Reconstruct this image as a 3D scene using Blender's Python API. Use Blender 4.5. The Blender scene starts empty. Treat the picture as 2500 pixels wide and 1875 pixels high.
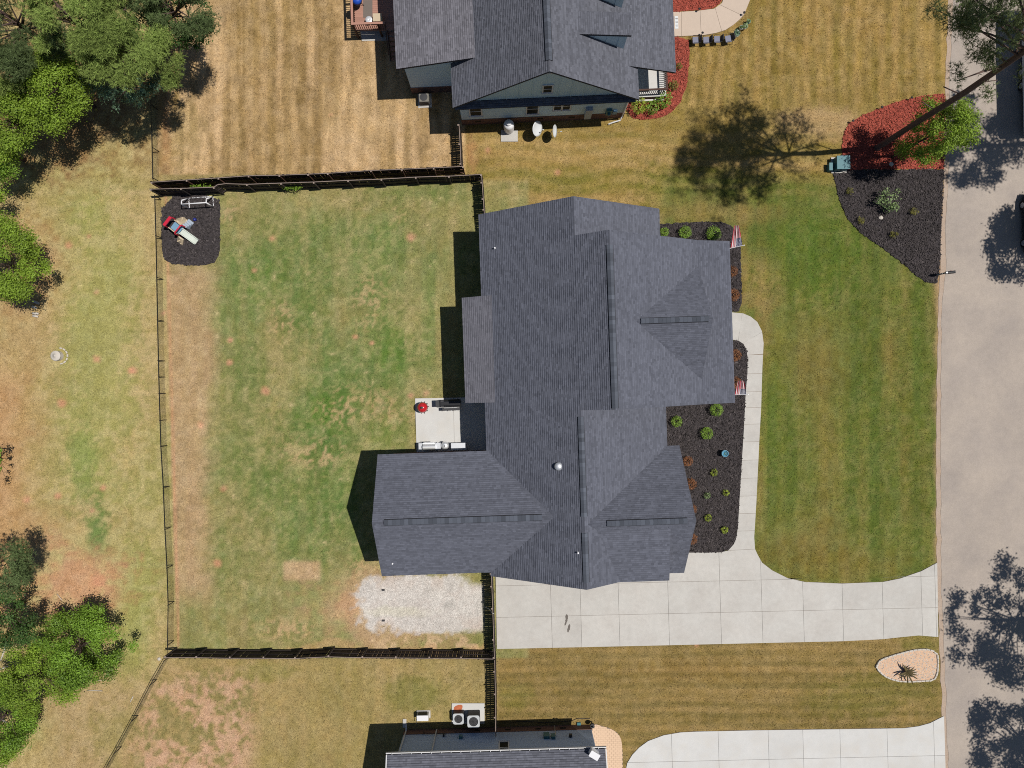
import bpy, math, random
import numpy as np
from mathutils import Vector, Matrix

random.seed(7)
RNG = np.random.RandomState(11)
SC = bpy.context.scene
COL = SC.collection

# ------------------------------------------------------------------ camera
CAM_H = 52.0                    # drone height above the lawn, looking straight down
MPP = 0.03                      # metres per photo pixel at ground level (photo 2500 x 1875)
cam_data = bpy.data.cameras.new('camera')
cam_data.sensor_fit = 'HORIZONTAL'
cam_data.sensor_width = 36.0
cam_data.lens = 36.0 * CAM_H / (2500 * MPP)
cam_data.clip_start = 0.5
cam_data.clip_end = 6000.0
cam = bpy.data.objects.new('camera', cam_data)
COL.objects.link(cam)
cam.location = (0, 0, CAM_H)
cam.rotation_euler = (0, 0, 0)
SC.camera = cam

# ------------------------------------------------------------------ sky, sun, exposure
SUNV = Vector((0.4535, 0.037, 1.0)).normalized()
world = bpy.data.worlds.new('World')
SC.world = world
world.use_nodes = True
wn = world.node_tree
wn.nodes.clear()
w_out = wn.nodes.new('ShaderNodeOutputWorld')
w_bg = wn.nodes.new('ShaderNodeBackground')
w_sky = wn.nodes.new('ShaderNodeTexSky')
w_sky.sky_type = 'NISHITA'
w_sky.sun_disc = False
w_sky.sun_elevation = math.asin(SUNV.z)
w_sky.sun_rotation = math.atan2(SUNV.x, SUNV.y)
w_sky.air_density = 1.0
w_sky.dust_density = 0.4
w_sky.ozone_density = 2.0
w_bg.inputs['Strength'].default_value = 0.05
wn.links.new(w_sky.outputs[0], w_bg.inputs[0])
wn.links.new(w_bg.outputs[0], w_out.inputs[0])

sun_data = bpy.data.lights.new('sun', 'SUN')
sun_data.energy = 4.6
sun_data.angle = math.radians(0.5)
sun_data.color = (1.0, 0.955, 0.88)
sun = bpy.data.objects.new('sun', sun_data)
COL.objects.link(sun)
sun.location = (20, 5, 60)
sun.rotation_euler = (-SUNV).to_track_quat('-Z', 'Y').to_euler()

SC.view_settings.view_transform = 'Standard'
SC.view_settings.look = 'None'
SC.view_settings.exposure = 0.0
SC.view_settings.gamma = 1.0
SC.view_settings.use_curve_mapping = False
SC.cycles.use_denoising = False
SC.cycles.filter_width = 1.0
SC.cycles.max_bounces = 6
SC.cycles.diffuse_bounces = 3
SC.cycles.glossy_bounces = 3
SC.cycles.transparent_max_bounces = 8

# ------------------------------------------------------------------ helpers
KG = 1.28                       # sunlit gain of a level surface, used to turn a sunlit colour into its albedo
def lin(c):
    c = np.asarray(c, float) / 255.0
    return np.where(c <= 0.04045, c / 12.92, ((c + 0.055) / 1.055) ** 2.4)
def T(r, g, b):
    return lin((r, g, b)) / KG
def W(px, py, h=0.0):
    s = MPP * (CAM_H - h) / CAM_H
    return Vector(((px - 1250.0) * s, (937.5 - py) * s, h))
def PX(pts, h=0.0):
    return [(W(a, b, h).x, W(a, b, h).y) for a, b in pts]

def tagit(o, label=None, cat=None, group=None, kind=None):
    if label: o['label'] = label
    if cat: o['category'] = cat
    if group: o['group'] = group
    if kind: o['kind'] = kind
    return o
def thing(name, label, cat, loc=(0, 0, 0), rz=0.0, group=None):
    o = bpy.data.objects.new(name, None)
    o.empty_display_size = 0.3
    COL.objects.link(o)
    o.location = loc
    o.rotation_euler = (0, 0, rz)
    return tagit(o, label, cat, group)

class MB:
    def __init__(self):
        self.v = []; self.f = []; self.t = []; self.cur = 0.5
    def add(self, vs, fs, tone=None):
        b = len(self.v)
        self.v.extend([tuple(p) for p in vs])
        for f in fs:
            self.f.append([b + i for i in f])
            self.t.append(self.cur if tone is None else tone)
        return self
    def bx(self, x0, x1, y0, y1, z0, z1, tone=None):
        vs = [(x0,y0,z0),(x1,y0,z0),(x1,y1,z0),(x0,y1,z0),(x0,y0,z1),(x1,y0,z1),(x1,y1,z1),(x0,y1,z1)]
        return self.add(vs, [(0,3,2,1),(4,5,6,7),(0,1,5,4),(1,2,6,5),(2,3,7,6),(3,0,4,7)], tone)
    def box(self, c, s, rz=0.0, tone=None, tilt=None):
        m = Matrix.Rotation(rz, 3, 'Z')
        if tilt: m = m @ Matrix.Rotation(tilt[1], 3, tilt[0])
        hx, hy, hz = s[0]/2, s[1]/2, s[2]/2
        vs = [Vector(c) + m @ Vector(p) for p in [(-hx,-hy,-hz),(hx,-hy,-hz),(hx,hy,-hz),(-hx,hy,-hz),(-hx,-hy,hz),(hx,-hy,hz),(hx,hy,hz),(-hx,hy,hz)]]
        return self.add(vs, [(0,3,2,1),(4,5,6,7),(0,1,5,4),(1,2,6,5),(2,3,7,6),(3,0,4,7)], tone)
    def rbox(self, x0, x1, y0, y1, z0, z1, r=0.04, n=3):
        """box with rounded vertical edges and a small top chamfer"""
        pts = []
        for cx, cy, a0 in ((x1-r,y1-r,0),(x0+r,y1-r,90),(x0+r,y0+r,180),(x1-r,y0+r,270)):
            for k in range(n+1):
                a = math.radians(a0 + 90*k/n)
                pts.append((cx + r*math.cos(a), cy + r*math.sin(a)))
        c = min(r, (z1-z0)*0.3)
        mx, my = (x0+x1)/2, (y0+y1)/2
        fx = 1 - c/max(0.001, (x1-x0)/2) * 0.5; fy = 1 - c/max(0.001, (y1-y0)/2) * 0.5
        N = len(pts)
        vs = [(a,b,z0) for a,b in pts] + [(a,b,z1-c*0.5) for a,b in pts] + [(mx+(a-mx)*fx, my+(b-my)*fy, z1) for a,b in pts]
        fs = [tuple(range(N))[::-1], tuple(range(2*N, 3*N))]
        for k in range(N):
            j = (k+1) % N
            fs.append((k, j, N+j, N+k)); fs.append((N+k, N+j, 2*N+j, 2*N+k))
        return self.add(vs, fs)
    def bar(self, p, q, w, h=None, up=(0,0,1), tone=None):
        p = Vector(p); q = Vector(q); h = w if h is None else h
        d = (q-p).normalized(); u = Vector(up)
        if abs(d.dot(u)) > 0.98: u = Vector((0,1,0))
        s = d.cross(u).normalized(); u = s.cross(d).normalized()
        vs = []
        for e in (p, q):
            for a, b in ((-1,-1),(1,-1),(1,1),(-1,1)):
                vs.append(e + s*(a*w/2) + u*(b*h/2))
        return self.add(vs, [(3,2,1,0),(4,5,6,7),(0,1,5,4),(1,2,6,5),(2,3,7,6),(3,0,4,7)], tone)
    def tube(self, pts, rads, n=8, cap=True, tone=None):
        pts = [Vector(p) for p in pts]
        if not hasattr(rads, '__len__'): rads = [rads]*len(pts)
        vs = []; fs = []
        prev = None
        for i, p in enumerate(pts):
            d = (pts[min(i+1,len(pts)-1)] - pts[max(i-1,0)])
            d = d.normalized() if d.length > 1e-9 else Vector((0,0,1))
            ref = Vector((0,0,1)) if abs(d.z) < 0.9 else Vector((1,0,0))
            s = d.cross(ref).normalized() if prev is None else (prev - d*prev.dot(d)).normalized()
            prev = s
            u = d.cross(s)
            for k in range(n):
                a = 2*math.pi*k/n
                vs.append(p + (s*math.cos(a) + u*math.sin(a))*rads[i])
        for i in range(len(pts)-1):
            for k in range(n):
                j = (k+1) % n
                fs.append((i*n+k, i*n+j, (i+1)*n+j, (i+1)*n+k))
        if cap:
            fs.append(tuple(range(n))[::-1]); fs.append(tuple((len(pts)-1)*n + k for k in range(n)))
        return self.add(vs, fs, tone)
    def lathe(self, prof, n=20, c=(0,0,0), sx=1.0, sy=1.0, tone=None):
        vs = []; fs = []
        for r, z in prof:
            for k in range(n):
                a = 2*math.pi*k/n
                vs.append((c[0]+r*sx*math.cos(a), c[1]+r*sy*math.sin(a), c[2]+z))
        for i in range(len(prof)-1):
            for k in range(n):
                j = (k+1) % n
                fs.append((i*n+k, i*n+j, (i+1)*n+j, (i+1)*n+k))
        fs.append(tuple(range(n))[::-1]); fs.append(tuple((len(prof)-1)*n+k for k in range(n)))
        return self.add(vs, fs, tone)
    def prism(self, poly, z0, z1, tone=None):
        n = len(poly)
        a = sum(poly[i][0]*poly[(i+1)%n][1]-poly[(i+1)%n][0]*poly[i][1] for i in range(n))
        if a < 0: poly = poly[::-1]
        vs = [(p[0],p[1],z0) for p in poly] + [(p[0],p[1],z1) for p in poly]
        fs = [tuple(range(n))[::-1], tuple(range(n,2*n))]
        for k in range(n):
            j = (k+1)%n
            fs.append((k,j,n+j,n+k))
        return self.add(vs, fs, tone)
    def slab3(self, pts, t, tone=None):
        """planar 3-D polygon given by its top, thickened straight down by t"""
        n = len(pts)
        vs = [tuple(p) for p in pts] + [(p[0],p[1],p[2]-t) for p in pts]
        fs = [tuple(range(n)), tuple(range(n,2*n))[::-1]]
        for k in range(n):
            j = (k+1)%n
            fs.append((j,k,n+k,n+j))
        return self.add(vs, fs, tone)
    def build(self, name, mat, parent=None, smooth=False, kind=None):
        me = bpy.data.meshes.new(name)
        off = OFF.get(parent.name) if parent is not None else None
        v = self.v if off is None else [(a-off[0], b-off[1], c-off[2]) for a,b,c in self.v]
        me.from_pydata([tuple(p) for p in v], [], self.f)
        at = me.attributes.new('tone', 'FLOAT', 'FACE')
        at.data.foreach_set('value', self.t)
        if smooth: me.polygons.foreach_set('use_smooth', [True]*len(me.polygons))
        me.update()
        return link(name, me, mat, parent, kind)
OFF = {}
def link(name, me, mat, parent=None, kind=None):
    if mat is not None and not len(me.materials): me.materials.append(mat)
    o = bpy.data.objects.new(name, me)
    COL.objects.link(o)
    if parent is not None:
        o.parent = parent
        if parent.name in OFF: OFF[o.name] = OFF[parent.name]
    if kind: o['kind'] = kind
    return o
def copy_tree(o, parent=None):
    c = o.copy(); COL.objects.link(c); c.parent = parent
    for ch in list(o.children): copy_tree(ch, c)
    return c
def np_mesh(name, V, F, mat, parent=None, tone=None, col=None, smooth=False, kind=None):
    """fast mesh from arrays; F is (n,k) with k = 3 or 4"""
    me = bpy.data.meshes.new(name)
    nv, nf, k = len(V), len(F), F.shape[1]
    me.vertices.add(nv); me.vertices.foreach_set('co', np.ascontiguousarray(V, np.float32).ravel())
    me.loops.add(nf*k); me.loops.foreach_set('vertex_index', np.ascontiguousarray(F, np.int32).ravel())
    me.polygons.add(nf); me.polygons.foreach_set('loop_start', np.arange(0, nf*k, k, dtype=np.int32))
    if tone is not None:
        at = me.attributes.new('tone', 'FLOAT', 'FACE'); at.data.foreach_set('value', np.asarray(tone, np.float32))
    if col is not None:
        dom = 'POINT' if len(col) == nv else 'FACE'
        at = me.attributes.new('albedo', 'FLOAT_COLOR', dom)
        c4 = np.ones((len(col), 4), np.float32); c4[:, :3] = col
        at.data.foreach_set('color', c4.ravel())
    me.update(calc_edges=True); me.validate()
    if smooth: me.polygons.foreach_set('use_smooth', [True]*nf)
    return link(name, me, mat, parent, kind)

# ------------------------------------------------------------------ materials
MATS = {}
def mat(name, col, rough=0.8, metal=0.0, tone=0.0, noise=(), bump=None, var=0.0, spec=0.4, hue=None, transl=None, emit=None, coat=0.0):
    """procedural material: base colour x per-face tone x object random x noises; noise = ((scale, amount), ...)"""
    if name in MATS: return MATS[name]
    m = bpy.data.materials.new(name); m.use_nodes = True
    nt = m.node_tree; nt.nodes.clear()
    N = nt.nodes.new; L = nt.links.new
    out = N('ShaderNodeOutputMaterial'); p = N('ShaderNodeBsdfPrincipled')
    L(p.outputs[0], out.inputs[0])
    p.inputs['Roughness'].default_value = rough
    p.inputs['Metallic'].default_value = metal
    p.inputs['Specular IOR Level'].default_value = spec
    p.inputs['Coat Weight'].default_value = coat
    tc = N('ShaderNodeTexCoord')
    if isinstance(col, str):
        a = N('ShaderNodeAttribute'); a.attribute_name = 'albedo'; cur = a.outputs['Color']
    else:
        rgb = N('ShaderNodeRGB'); rgb.outputs[0].default_value = (*[float(x) for x in col], 1); cur = rgb.outputs[0]
    def mul(sock, lo, hi):
        nonlocal cur
        mr = N('ShaderNodeMapRange'); mr.inputs[1].default_value = 0.0; mr.inputs[2].default_value = 1.0
        mr.inputs[3].default_value = lo; mr.inputs[4].default_value = hi
        L(sock, mr.inputs[0])
        vm = N('ShaderNodeVectorMath'); vm.operation = 'SCALE'
        L(cur, vm.inputs[0]); L(mr.outputs[0], vm.inputs['Scale'])
        cur = vm.outputs[0]
    if hue is not None:          # second colour mixed in by a noise: (colour, scale, threshold, softness)
        c2, sc, th, so = hue
        nz = N('ShaderNodeTexNoise'); nz.inputs['Scale'].default_value = sc; nz.inputs['Detail'].default_value = 6
        nz.inputs['Roughness'].default_value = 0.65
        L(tc.outputs['Object'], nz.inputs['Vector'])
        mr = N('ShaderNodeMapRange'); mr.inputs[1].default_value = th-so; mr.inputs[2].default_value = th+so
        L(nz.outputs[0], mr.inputs[0])
        mx = N('ShaderNodeMix'); mx.data_type = 'RGBA'
        L(mr.outputs[0], mx.inputs[0]); L(cur, mx.inputs[6]); mx.inputs[7].default_value = (*[float(x) for x in c2], 1)
        cur = mx.outputs[2]
    if tone:
        a = N('ShaderNodeAttribute'); a.attribute_name = 'tone'
        mul(a.outputs['Fac'], 1-tone, 1+tone)
    if var:
        oi = N('ShaderNodeObjectInfo'); mul(oi.outputs['Random'], 1-var, 1+var)
    for sc, am in noise:
        nz = N('ShaderNodeTexNoise'); nz.inputs['Scale'].default_value = sc
        nz.inputs['Detail'].default_value = 4; nz.inputs['Roughness'].default_value = 0.6
        L(tc.outputs['Object'], nz.inputs['Vector'])
        mul(nz.outputs[0], 1-am*1.6, 1+am*1.6)
    L(cur, p.inputs['Base Color'])
    if bump:
        nz = N('ShaderNodeTexNoise'); nz.inputs['Scale'].default_value = bump[0]; nz.inputs['Detail'].default_value = 3
        L(tc.outputs['Object'], nz.inputs['Vector'])
        b = N('ShaderNodeBump'); b.inputs['Strength'].default_value = bump[1]; b.inputs['Distance'].default_value = bump[2]
        L(nz.outputs[0], b.inputs['Height']); L(b.outputs[0], p.inputs['Normal'])
    if transl:
        t = N('ShaderNodeBsdfTranslucent'); L(cur, t.inputs[0])
        ms = N('ShaderNodeMixShader'); ms.inputs[0].default_value = transl
        L(p.outputs[0], ms.inputs[1]); L(t.outputs[0], ms.inputs[2]); L(ms.outputs[0], out.inputs[0])
    MATS[name] = m
    return m

M = {}
M['lawn'] = mat('lawn', 'albedo', 1.0, noise=((3, .16), (7, .26), (12, .34), (22, .4)), bump=(16, .8, 0.05), spec=0.1)
M['grass'] = mat('grass_blades', 'albedo', 0.8, spec=0.2, transl=0.25)
M['road'] = mat('worn_asphalt', T(181,169,158), 0.95, noise=((0.25, .06), (2.2, .06), (14, .12), (50, .2)), bump=(60, 0.5, 0.01), hue=(T(164,154,147), 0.35, .55, .18), spec=.2)
M['shoulder'] = mat('gravelly_shoulder', T(184,169,156), 1.0, noise=((1.3, .06), (9, .14), (30, .2)), hue=(T(188,162,140), .7, .52, .3), bump=(35, .8, .03), spec=.1)
M['concrete'] = mat('concrete', T(200,197,192), 0.9, var=.045, noise=((0.5, .07), (3.2, .07), (22, .09)), hue=(T(192,187,181), .6, .56, .2), spec=.25)
M['concrete_pale'] = mat('pale_concrete', T(210,209,207), 0.9, var=.03, noise=((0.5, .05), (3.2, .05), (22, .07)), hue=(T(204,200,194), .8, .60, .15), spec=.25)
M['concrete_warm'] = mat('warm_concrete', T(206,188,172), 0.9, var=.03, noise=((0.6, .05), (4, .04), (22, .05)), spec=.25)
M['joint'] = mat('joint_filler', T(142,128,116), 1.0, noise=((5, .2),))
M['stain'] = mat('oil_stain', T(105,98,92), .7, noise=((9, .2),))
M['mulch_black'] = mat('black_mulch', T(72,67,69), 1.0, noise=((4, .18), (22, .32)), bump=(26, 1.0, .06), spec=.15)
M['chips_black'] = mat('black_mulch_chips', T(80,74,74), 1.0, tone=.75, spec=.2)
M['mulch_red'] = mat('red_mulch', T(166,82,68), 1.0, noise=((4, .10), (22, .25)), bump=(26, 1.0, .05), spec=.15)
M['chips_red'] = mat('red_mulch_chips', T(176,90,76), 1.0, tone=.55, spec=.2)
M['gravel_pink'] = mat('pale_pebbles', T(226,192,162), 1.0, noise=((3, .06), (30, .2)), hue=(T(205,160,130), 24, .56, .1), bump=(30, .8, .03))
M['pebble'] = mat('pebble', T(188,180,172), .9, tone=.35)
M['pavers'] = mat('tan_pavers', T(222,190,160), .95, tone=.14, noise=((20, .06),))
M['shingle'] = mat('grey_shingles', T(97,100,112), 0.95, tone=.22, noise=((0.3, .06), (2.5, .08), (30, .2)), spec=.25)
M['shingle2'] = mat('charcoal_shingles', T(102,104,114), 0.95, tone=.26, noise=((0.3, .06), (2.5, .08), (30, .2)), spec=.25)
M['shingle_pale'] = mat('pale_grey_shingles', T(108,108,117), 0.95, tone=.18, noise=((0.3, .06), (2.5, .08), (30, .2)), spec=.25)  # porch's own paler roofing, plus light of its shallower pitch painted in
M['shingle_lit2'] = mat('lit_charcoal_shingles', T(114,113,121), 0.95, tone=.28, noise=((0.3, .06), (2.5, .08), (30, .2)), spec=.25)  # charcoal shingles lightened: the lower slope's extra light put into the colour
M['deck_under'] = mat('roof_deck', T(60,60,66), .9, noise=((6, .1),))
M['cap'] = mat('ridge_cap_shingles', T(90,95,106), .95, tone=.2, noise=((30, .15),), var=.26, spec=.25)
M['vent_dark'] = mat('ridge_vent_plastic', T(32,32,38), .8)
M['siding_blue'] = mat('grey_blue_siding', T(214,238,248), .7, tone=.05, noise=((3, .03), (25, .03)))
M['siding_grey'] = mat('grey_siding', T(192,210,234), .7, tone=.05, noise=((3, .03), (25, .03)))
M['siding_cream'] = mat('cream_siding', T(205,198,184), .7, tone=.05, noise=((3, .03), (25, .03)))
M['brick'] = mat('brown_brick', T(128,98,86), .95, tone=.25, noise=((5, .12), (30, .12)))
M['white'] = mat('white_trim', T(226,226,228), .55, noise=((6, .02),))
M['white_plastic'] = mat('white_plastic', T(236,236,240), .4, noise=((8, .02),))
M['glass'] = mat('window_glass', (.016,.019,.020), .45, spec=.05, noise=((3, .1),))
M['black_fence'] = mat('black_stained_wood', T(54,46,45), .85, var=.35, tone=.2, noise=((7, .22),))
M['fence_top'] = mat('weathered_rail', T(150,134,124), .9, var=.08, noise=((8, .15),))
M['brown_fence'] = mat('brown_stained_wood', T(96,66,54), .85, var=.3, tone=.2, noise=((7, .22),))
M['wire'] = mat('black_coated_wire', T(30,30,32), .6)
M['black_metal'] = mat('black_metal', T(38,38,42), .45, noise=((10, .06),))
M['dark_plastic'] = mat('dark_plastic', T(58,58,62), .6, noise=((10, .05),))
M['steel'] = mat('stainless_steel', (.80,.81,.83), .42, metal=.65, noise=((14, .05),))
M['steel_rough'] = mat('brushed_steel', (.50,.52,.56), .5, metal=.6, noise=((14, .06),))
M['red_enamel'] = mat('red_enamel', T(196,40,48), .22, coat=.6, noise=((8, .03),))
M['red_plastic'] = mat('red_plastic', T(206,38,66), .45, noise=((8, .04),))
M['tan_plastic'] = mat('tan_plastic', T(204,186,158), .55, noise=((6, .06),))
M['blue_plastic'] = mat('faded_blue_plastic', T(120,160,188), .5, noise=((6, .05),))
M['grey_plastic'] = mat('grey_blue_plastic', T(170,182,198), .5, noise=((6, .05),))
M['slide_plastic'] = mat('pale_slide_plastic', T(206,214,204), .42, noise=((6, .04),))
M['blue_ball'] = mat('blue_ball', T(40,50,130), .35)
M['teal_paint'] = mat('teal_green_paint', T(62,118,128), .5, noise=((6, .06),))
M['wood_deck'] = mat('red_brown_deck_boards', T(174,130,114), .85, var=.16, noise=((3, .06), (18, .08)))
M['wood_dark'] = mat('dark_brown_wood', T(80,56,48), .8, noise=((9, .15),), var=.1)
M['bark'] = mat('pine_bark', T(104,84,78), 1.0, noise=((3, .18), (14, .25)), bump=(14, 1.0, .05))
M['deadwood'] = mat('bleached_deadwood', T(206,198,188), .95, noise=((8, .15),))
M['leaf_bright'] = mat('bright_spring_leaves', T(140,168,58), .6, tone=.48, transl=.35, spec=.35)
M['leaf_dark'] = mat('dark_understory_leaves', T(74,104,48), .6, tone=.5, transl=.25, spec=.3)
M['leaf_mid'] = mat('mid_green_leaves', T(132,168,58), .55, tone=.45, transl=.34, spec=.4)
M['leaf_blue'] = mat('blue_green_leaves', T(112,142,112), .5, tone=.55, transl=.25, spec=.5)
M['needle'] = mat('pine_needles', T(146,166,88), .8, tone=.5, transl=.2, spec=.2)
M['needle_mid'] = mat('grey_green_pine_needles', T(130,144,96), .8, tone=.45, transl=.18, spec=.2)
M['needle_dark'] = mat('dark_pine_needles', T(108,126,80), .8, tone=.45, transl=.18, spec=.2)
M['shrub_green'] = mat('boxwood_leaves', T(134,168,62), .6, tone=.5, transl=.25)
M['shrub_lime'] = mat('lime_leaves', T(158,174,62), .6, tone=.4, transl=.25)
M['shrub_brown'] = mat('russet_leaves', T(148,98,62), .7, tone=.45, transl=.2)
M['shrub_olive'] = mat('olive_leaves', T(128,124,56), .7, tone=.45, transl=.2)
M['shrub_pale'] = mat('pale_green_leaves', T(136,158,104), .55, tone=.5, transl=.25)
M['palm'] = mat('dry_palm_leaf', T(96,84,52), .7, tone=.3)
M['flag_red'] = mat('flag_red', T(188,36,60), .8, transl=.2)
M['flag_white'] = mat('flag_white', T(238,234,236), .8, transl=.2)
M['flag_blue'] = mat('flag_blue', T(38,48,96), .8, transl=.2)
M['rubber'] = mat('tyre_rubber', T(30,30,32), .85)
M['black_paint'] = mat('black_car_paint', T(22,23,27), .18, coat=.8)
M['rv_white'] = mat('white_gelcoat', T(222,226,230), .35, noise=((4, .02),))
M['rv_blue'] = mat('dark_graphic_stripe', T(40,52,74), .4)
M['seat_grey'] = mat('grey_seat_fabric', T(132,134,152), .8, noise=((12, .05),))
M['stone'] = mat('pale_stone', T(206,198,188), .9, var=.05, noise=((9, .08),))
M['clay_pot'] = mat('glazed_pot', T(90,150,180), .35, noise=((5, .1),))
M['unit_grey'] = mat('light_grey_enamel', T(192,196,200), .5, noise=((8, .04),))
M['blade_grey'] = mat('fan_blade_grey', T(150,156,166), .4)
M['pot_white'] = mat('white_pot', T(222,226,228), .4)
M['soil'] = mat('potting_soil', T(62,48,40), 1.0, noise=((20, .3),))
M['mat_print'] = mat('doormat_print', T(120,108,110), 1.0)
M['blue_cover'] = mat('royal_blue_cover', T(30,80,190), .5)
# ------------------------------------------------------------------ ground colour map (albedo of turf, dry grass, clay)
_LAT = np.random.RandomState(5).rand(16, 256, 256)
def vn(x, y, scale, seed):
    u = np.asarray(x)/scale + seed*17.3; v = np.asarray(y)/scale + seed*9.1
    iu = np.floor(u).astype(int); iv = np.floor(v).astype(int)
    fu = u-iu; fv = v-iv
    fu = fu*fu*(3-2*fu); fv = fv*fv*(3-2*fv)
    L = _LAT[seed % 16]
    a = L[iu % 256, iv % 256]; b = L[(iu+1) % 256, iv % 256]; c = L[iu % 256, (iv+1) % 256]; d = L[(iu+1) % 256, (iv+1) % 256]
    return (a*(1-fu)+b*fu)*(1-fv) + (c*(1-fu)+d*fu)*fv
def sst(a, b, x):
    t = np.clip((x-a)/(b-a), 0, 1); return t*t*(3-2*t)
def gcol(px, py):
    """albedo of the ground at photo-pixel ground position (arrays)"""
    px = np.asarray(px, float); py = np.asarray(py, float)
    x = px*MPP; y = py*MPP
    n8 = vn(x, y, 7, 1); n3 = vn(x, y, 2.6, 2); n3b = vn(x, y, 3.1, 7); n1 = vn(x, y, 1.0, 3); n04 = vn(x, y, .42, 4); n02 = vn(x, y, .2, 5)
    f = .28*n3 + .24*n1 + .24*n04 + .24*n02
    sp = .5*n02 + .32*n04 + .18*n1
    g = .3*n8 + .35*n3b + .2*n1 + .15*n04
    wx = px + (n3-.5)*46 + (n1-.5)*24; wy = py + (n3b-.5)*46 + (n04-.5)*18
    c = np.empty(px.shape + (3,)); c[:] = T(150,132,84)
    def put(w, rgb):
        nonlocal c
        w = np.clip(w, 0, 1)[..., None]; c = c*(1-w) + T(*rgb)*w
    def hard(x0, x1, y0, y1, s=3):
        return sst(x0-s, x0+s, px)*(1-sst(x1-s, x1+s, px))*sst(y0-s, y0+s, py)*(1-sst(y1-s, y1+s, py))
    def soft(x0, x1, y0, y1, s=40):
        return sst(x0-s, x0+s, wx)*(1-sst(x1-s, x1+s, wx))*sst(y0-s, y0+s, wy)*(1-sst(y1-s, y1+s, wy))
    def blob(cx, cy, rx, ry, am=1.0, so=.7, ir=.9):
        d = np.hypot((px-cx)/rx, (py-cy)/ry) + (f-.5)*ir*2
        return am*(1-sst(1-so, 1+so*.3, d))
    fg = sst(.44, .62, f); gg = sst(.42, .62, g)
    # --- field left of the wire fence
    Fd = 1-sst(396, 404, px - (py-470)*0.028)
    put(Fd, (172,152,100)); put(Fd*gg*.65, (152,150,86)); put(Fd*fg*.3, (192,168,120)); put(Fd*soft(-400, 120, 450, 1500, 70)*.4, (184,148,106))
    put(Fd*blob(255, 800, 120, 480, .55), (150,156,84)); put(Fd*blob(330, 1500, 70, 200, .6), (146,152,80))
    put(Fd*blob(235, 1300, 45, 90, .9), (104,130,66)); put(Fd*blob(200, 1150, 40, 120, .5), (120,142,72))
    put(Fd*soft(-400, 60, 900, 1500, 70)*.7, (184,140,96)); put(Fd*blob(190, 1420, 150, 110, .85), (196,148,112))
    put(Fd*blob(120, 250, 330, 190, .8), (150,112,78)); put(Fd*blob(80, 640, 90, 120, .6), (182,138,96))
    put(Fd*soft(110, 420, 1650, 2200, 60)*.8, (172,146,104)); put(Fd*blob(300, 1800, 120, 80, .6), (150,140,82))
    # --- top yard behind the neighbour's house: dry, with mowing streaks running up the picture
    Ty = hard(384, 1150, -800, 425, 4)
    st = vn(x, y*.06, .55, 6)*.55 + vn(x, y*.05, 2.4, 8)*.3 + vn(x, y, 1.4, 9)*.15
    put(Ty, (156,128,84)); put(Ty*sst(.48, .66, st)*.85, (200,168,126)); put(Ty*(1-sst(.25, .46, st))*.6, (142,118,74))
    put(Ty*fg*.3, (192,160,112)); put(Ty*gg*.25, (146,124,70)); put(Ty*blob(900, 260, 130, 90, .5), (204,172,126))
    put(Ty*blob(450, 320, 60, 120, .45), (142,128,72)); put(Ty*blob(405, 300, 14, 150, .7), (186,140,98))
    # --- verge right of the neighbour's house and the strip between the houses
    Fr = hard(1135, 2320, -800, 520, 4)
    st2 = vn(x, y*.07, .5, 9)*.6 + vn(x, y*.06, 1.9, 10)*.25 + vn(x, y, 1.2, 11)*.15
    put(Fr, (148,124,66)); put(Fr*hard(1640, 2320, -800, 260, 20)*sst(.48, .75, st2)*.6, (172,138,82)); put(Fr*hard(1640, 2320, -800, 260, 20)*(1-sst(.25, .45, st2))*.5, (122,106,46))
    st3 = vn(x*.06, y, .7, 11)
    put(Fr*hard(1135, 2000, 300, 520, 30)*sst(.45, .8, st3)*.55, (176,146,92)); put(Fr*hard(1135, 2050, 330, 520, 25)*(1-sst(.2, .5, st3))*.55, (120,116,50))
    put(Fr*gg*.3, (126,114,54)); put(Fr*fg*.25, (174,144,88)); put(Fr*blob(2000, 300, 120, 40, .7), (186,154,112))
    put(Fr*blob(1720, 470, 190, 70, .55), (104,116,46)); put(Fr*blob(1330, 440, 190, 40, .5), (130,124,56)); put(Fr*blob(1150, 380, 20, 60, .8), (188,140,98))
    # --- front lawn
    Fl = sst(1600, 1640, px)*hard(1500, 2320, 440, 1440, 25)
    st4 = vn(x, y*.12, 1.1, 12)
    put(Fl, (110,116,54)); put(Fl*fg*.35, (134,124,66)); put(Fl*sst(.5, .8, st4)*.4, (138,114,60)); put(Fl*(1-sst(.2, .45, st4))*.6, (84,100,38))
    put(Fl*gg*.35, (86,102,40)); put(Fl*blob(1990, 880, 110, 120, .6, 1., .7), (134,112,62)); put(Fl*blob(2170, 860, 40, 60, .45, 1., .7), (138,112,62))
    put(Fl*blob(1870, 830, 34, 130, .5), (150,118,70)); put(Fl*blob(1860, 690, 80, 90, .65), (164,134,82)); put(Fl*blob(1740, 520, 190, 34, .5), (158,128,78))
    put(Fl*blob(1980, 640, 130, 120, .75), (84,108,36)); put(Fl*blob(2240, 900, 50, 400, .55), (88,104,38)); put(Fl*blob(1960, 1330, 120, 80, .5, 1., .7), (136,108,60))
    put(Fl*blob(2110, 1050, 50, 320, .5), (86,104,40)); put(Fl*blob(1890, 1000, 40, 200, .5), (98,116,42)); put(Fl*blob(2080, 1380, 180, 40, .5), (128,110,50))
    put(Fl*(1-sst(0, 26, 2300-px+(n1-.5)*16))*.9, (190,150,118))
    # --- bottom strip beside the driveway
    Bs = hard(1216, 2330, 1500, 2600, 4)
    st5 = vn(x*.05, y, .42, 13)
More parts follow.
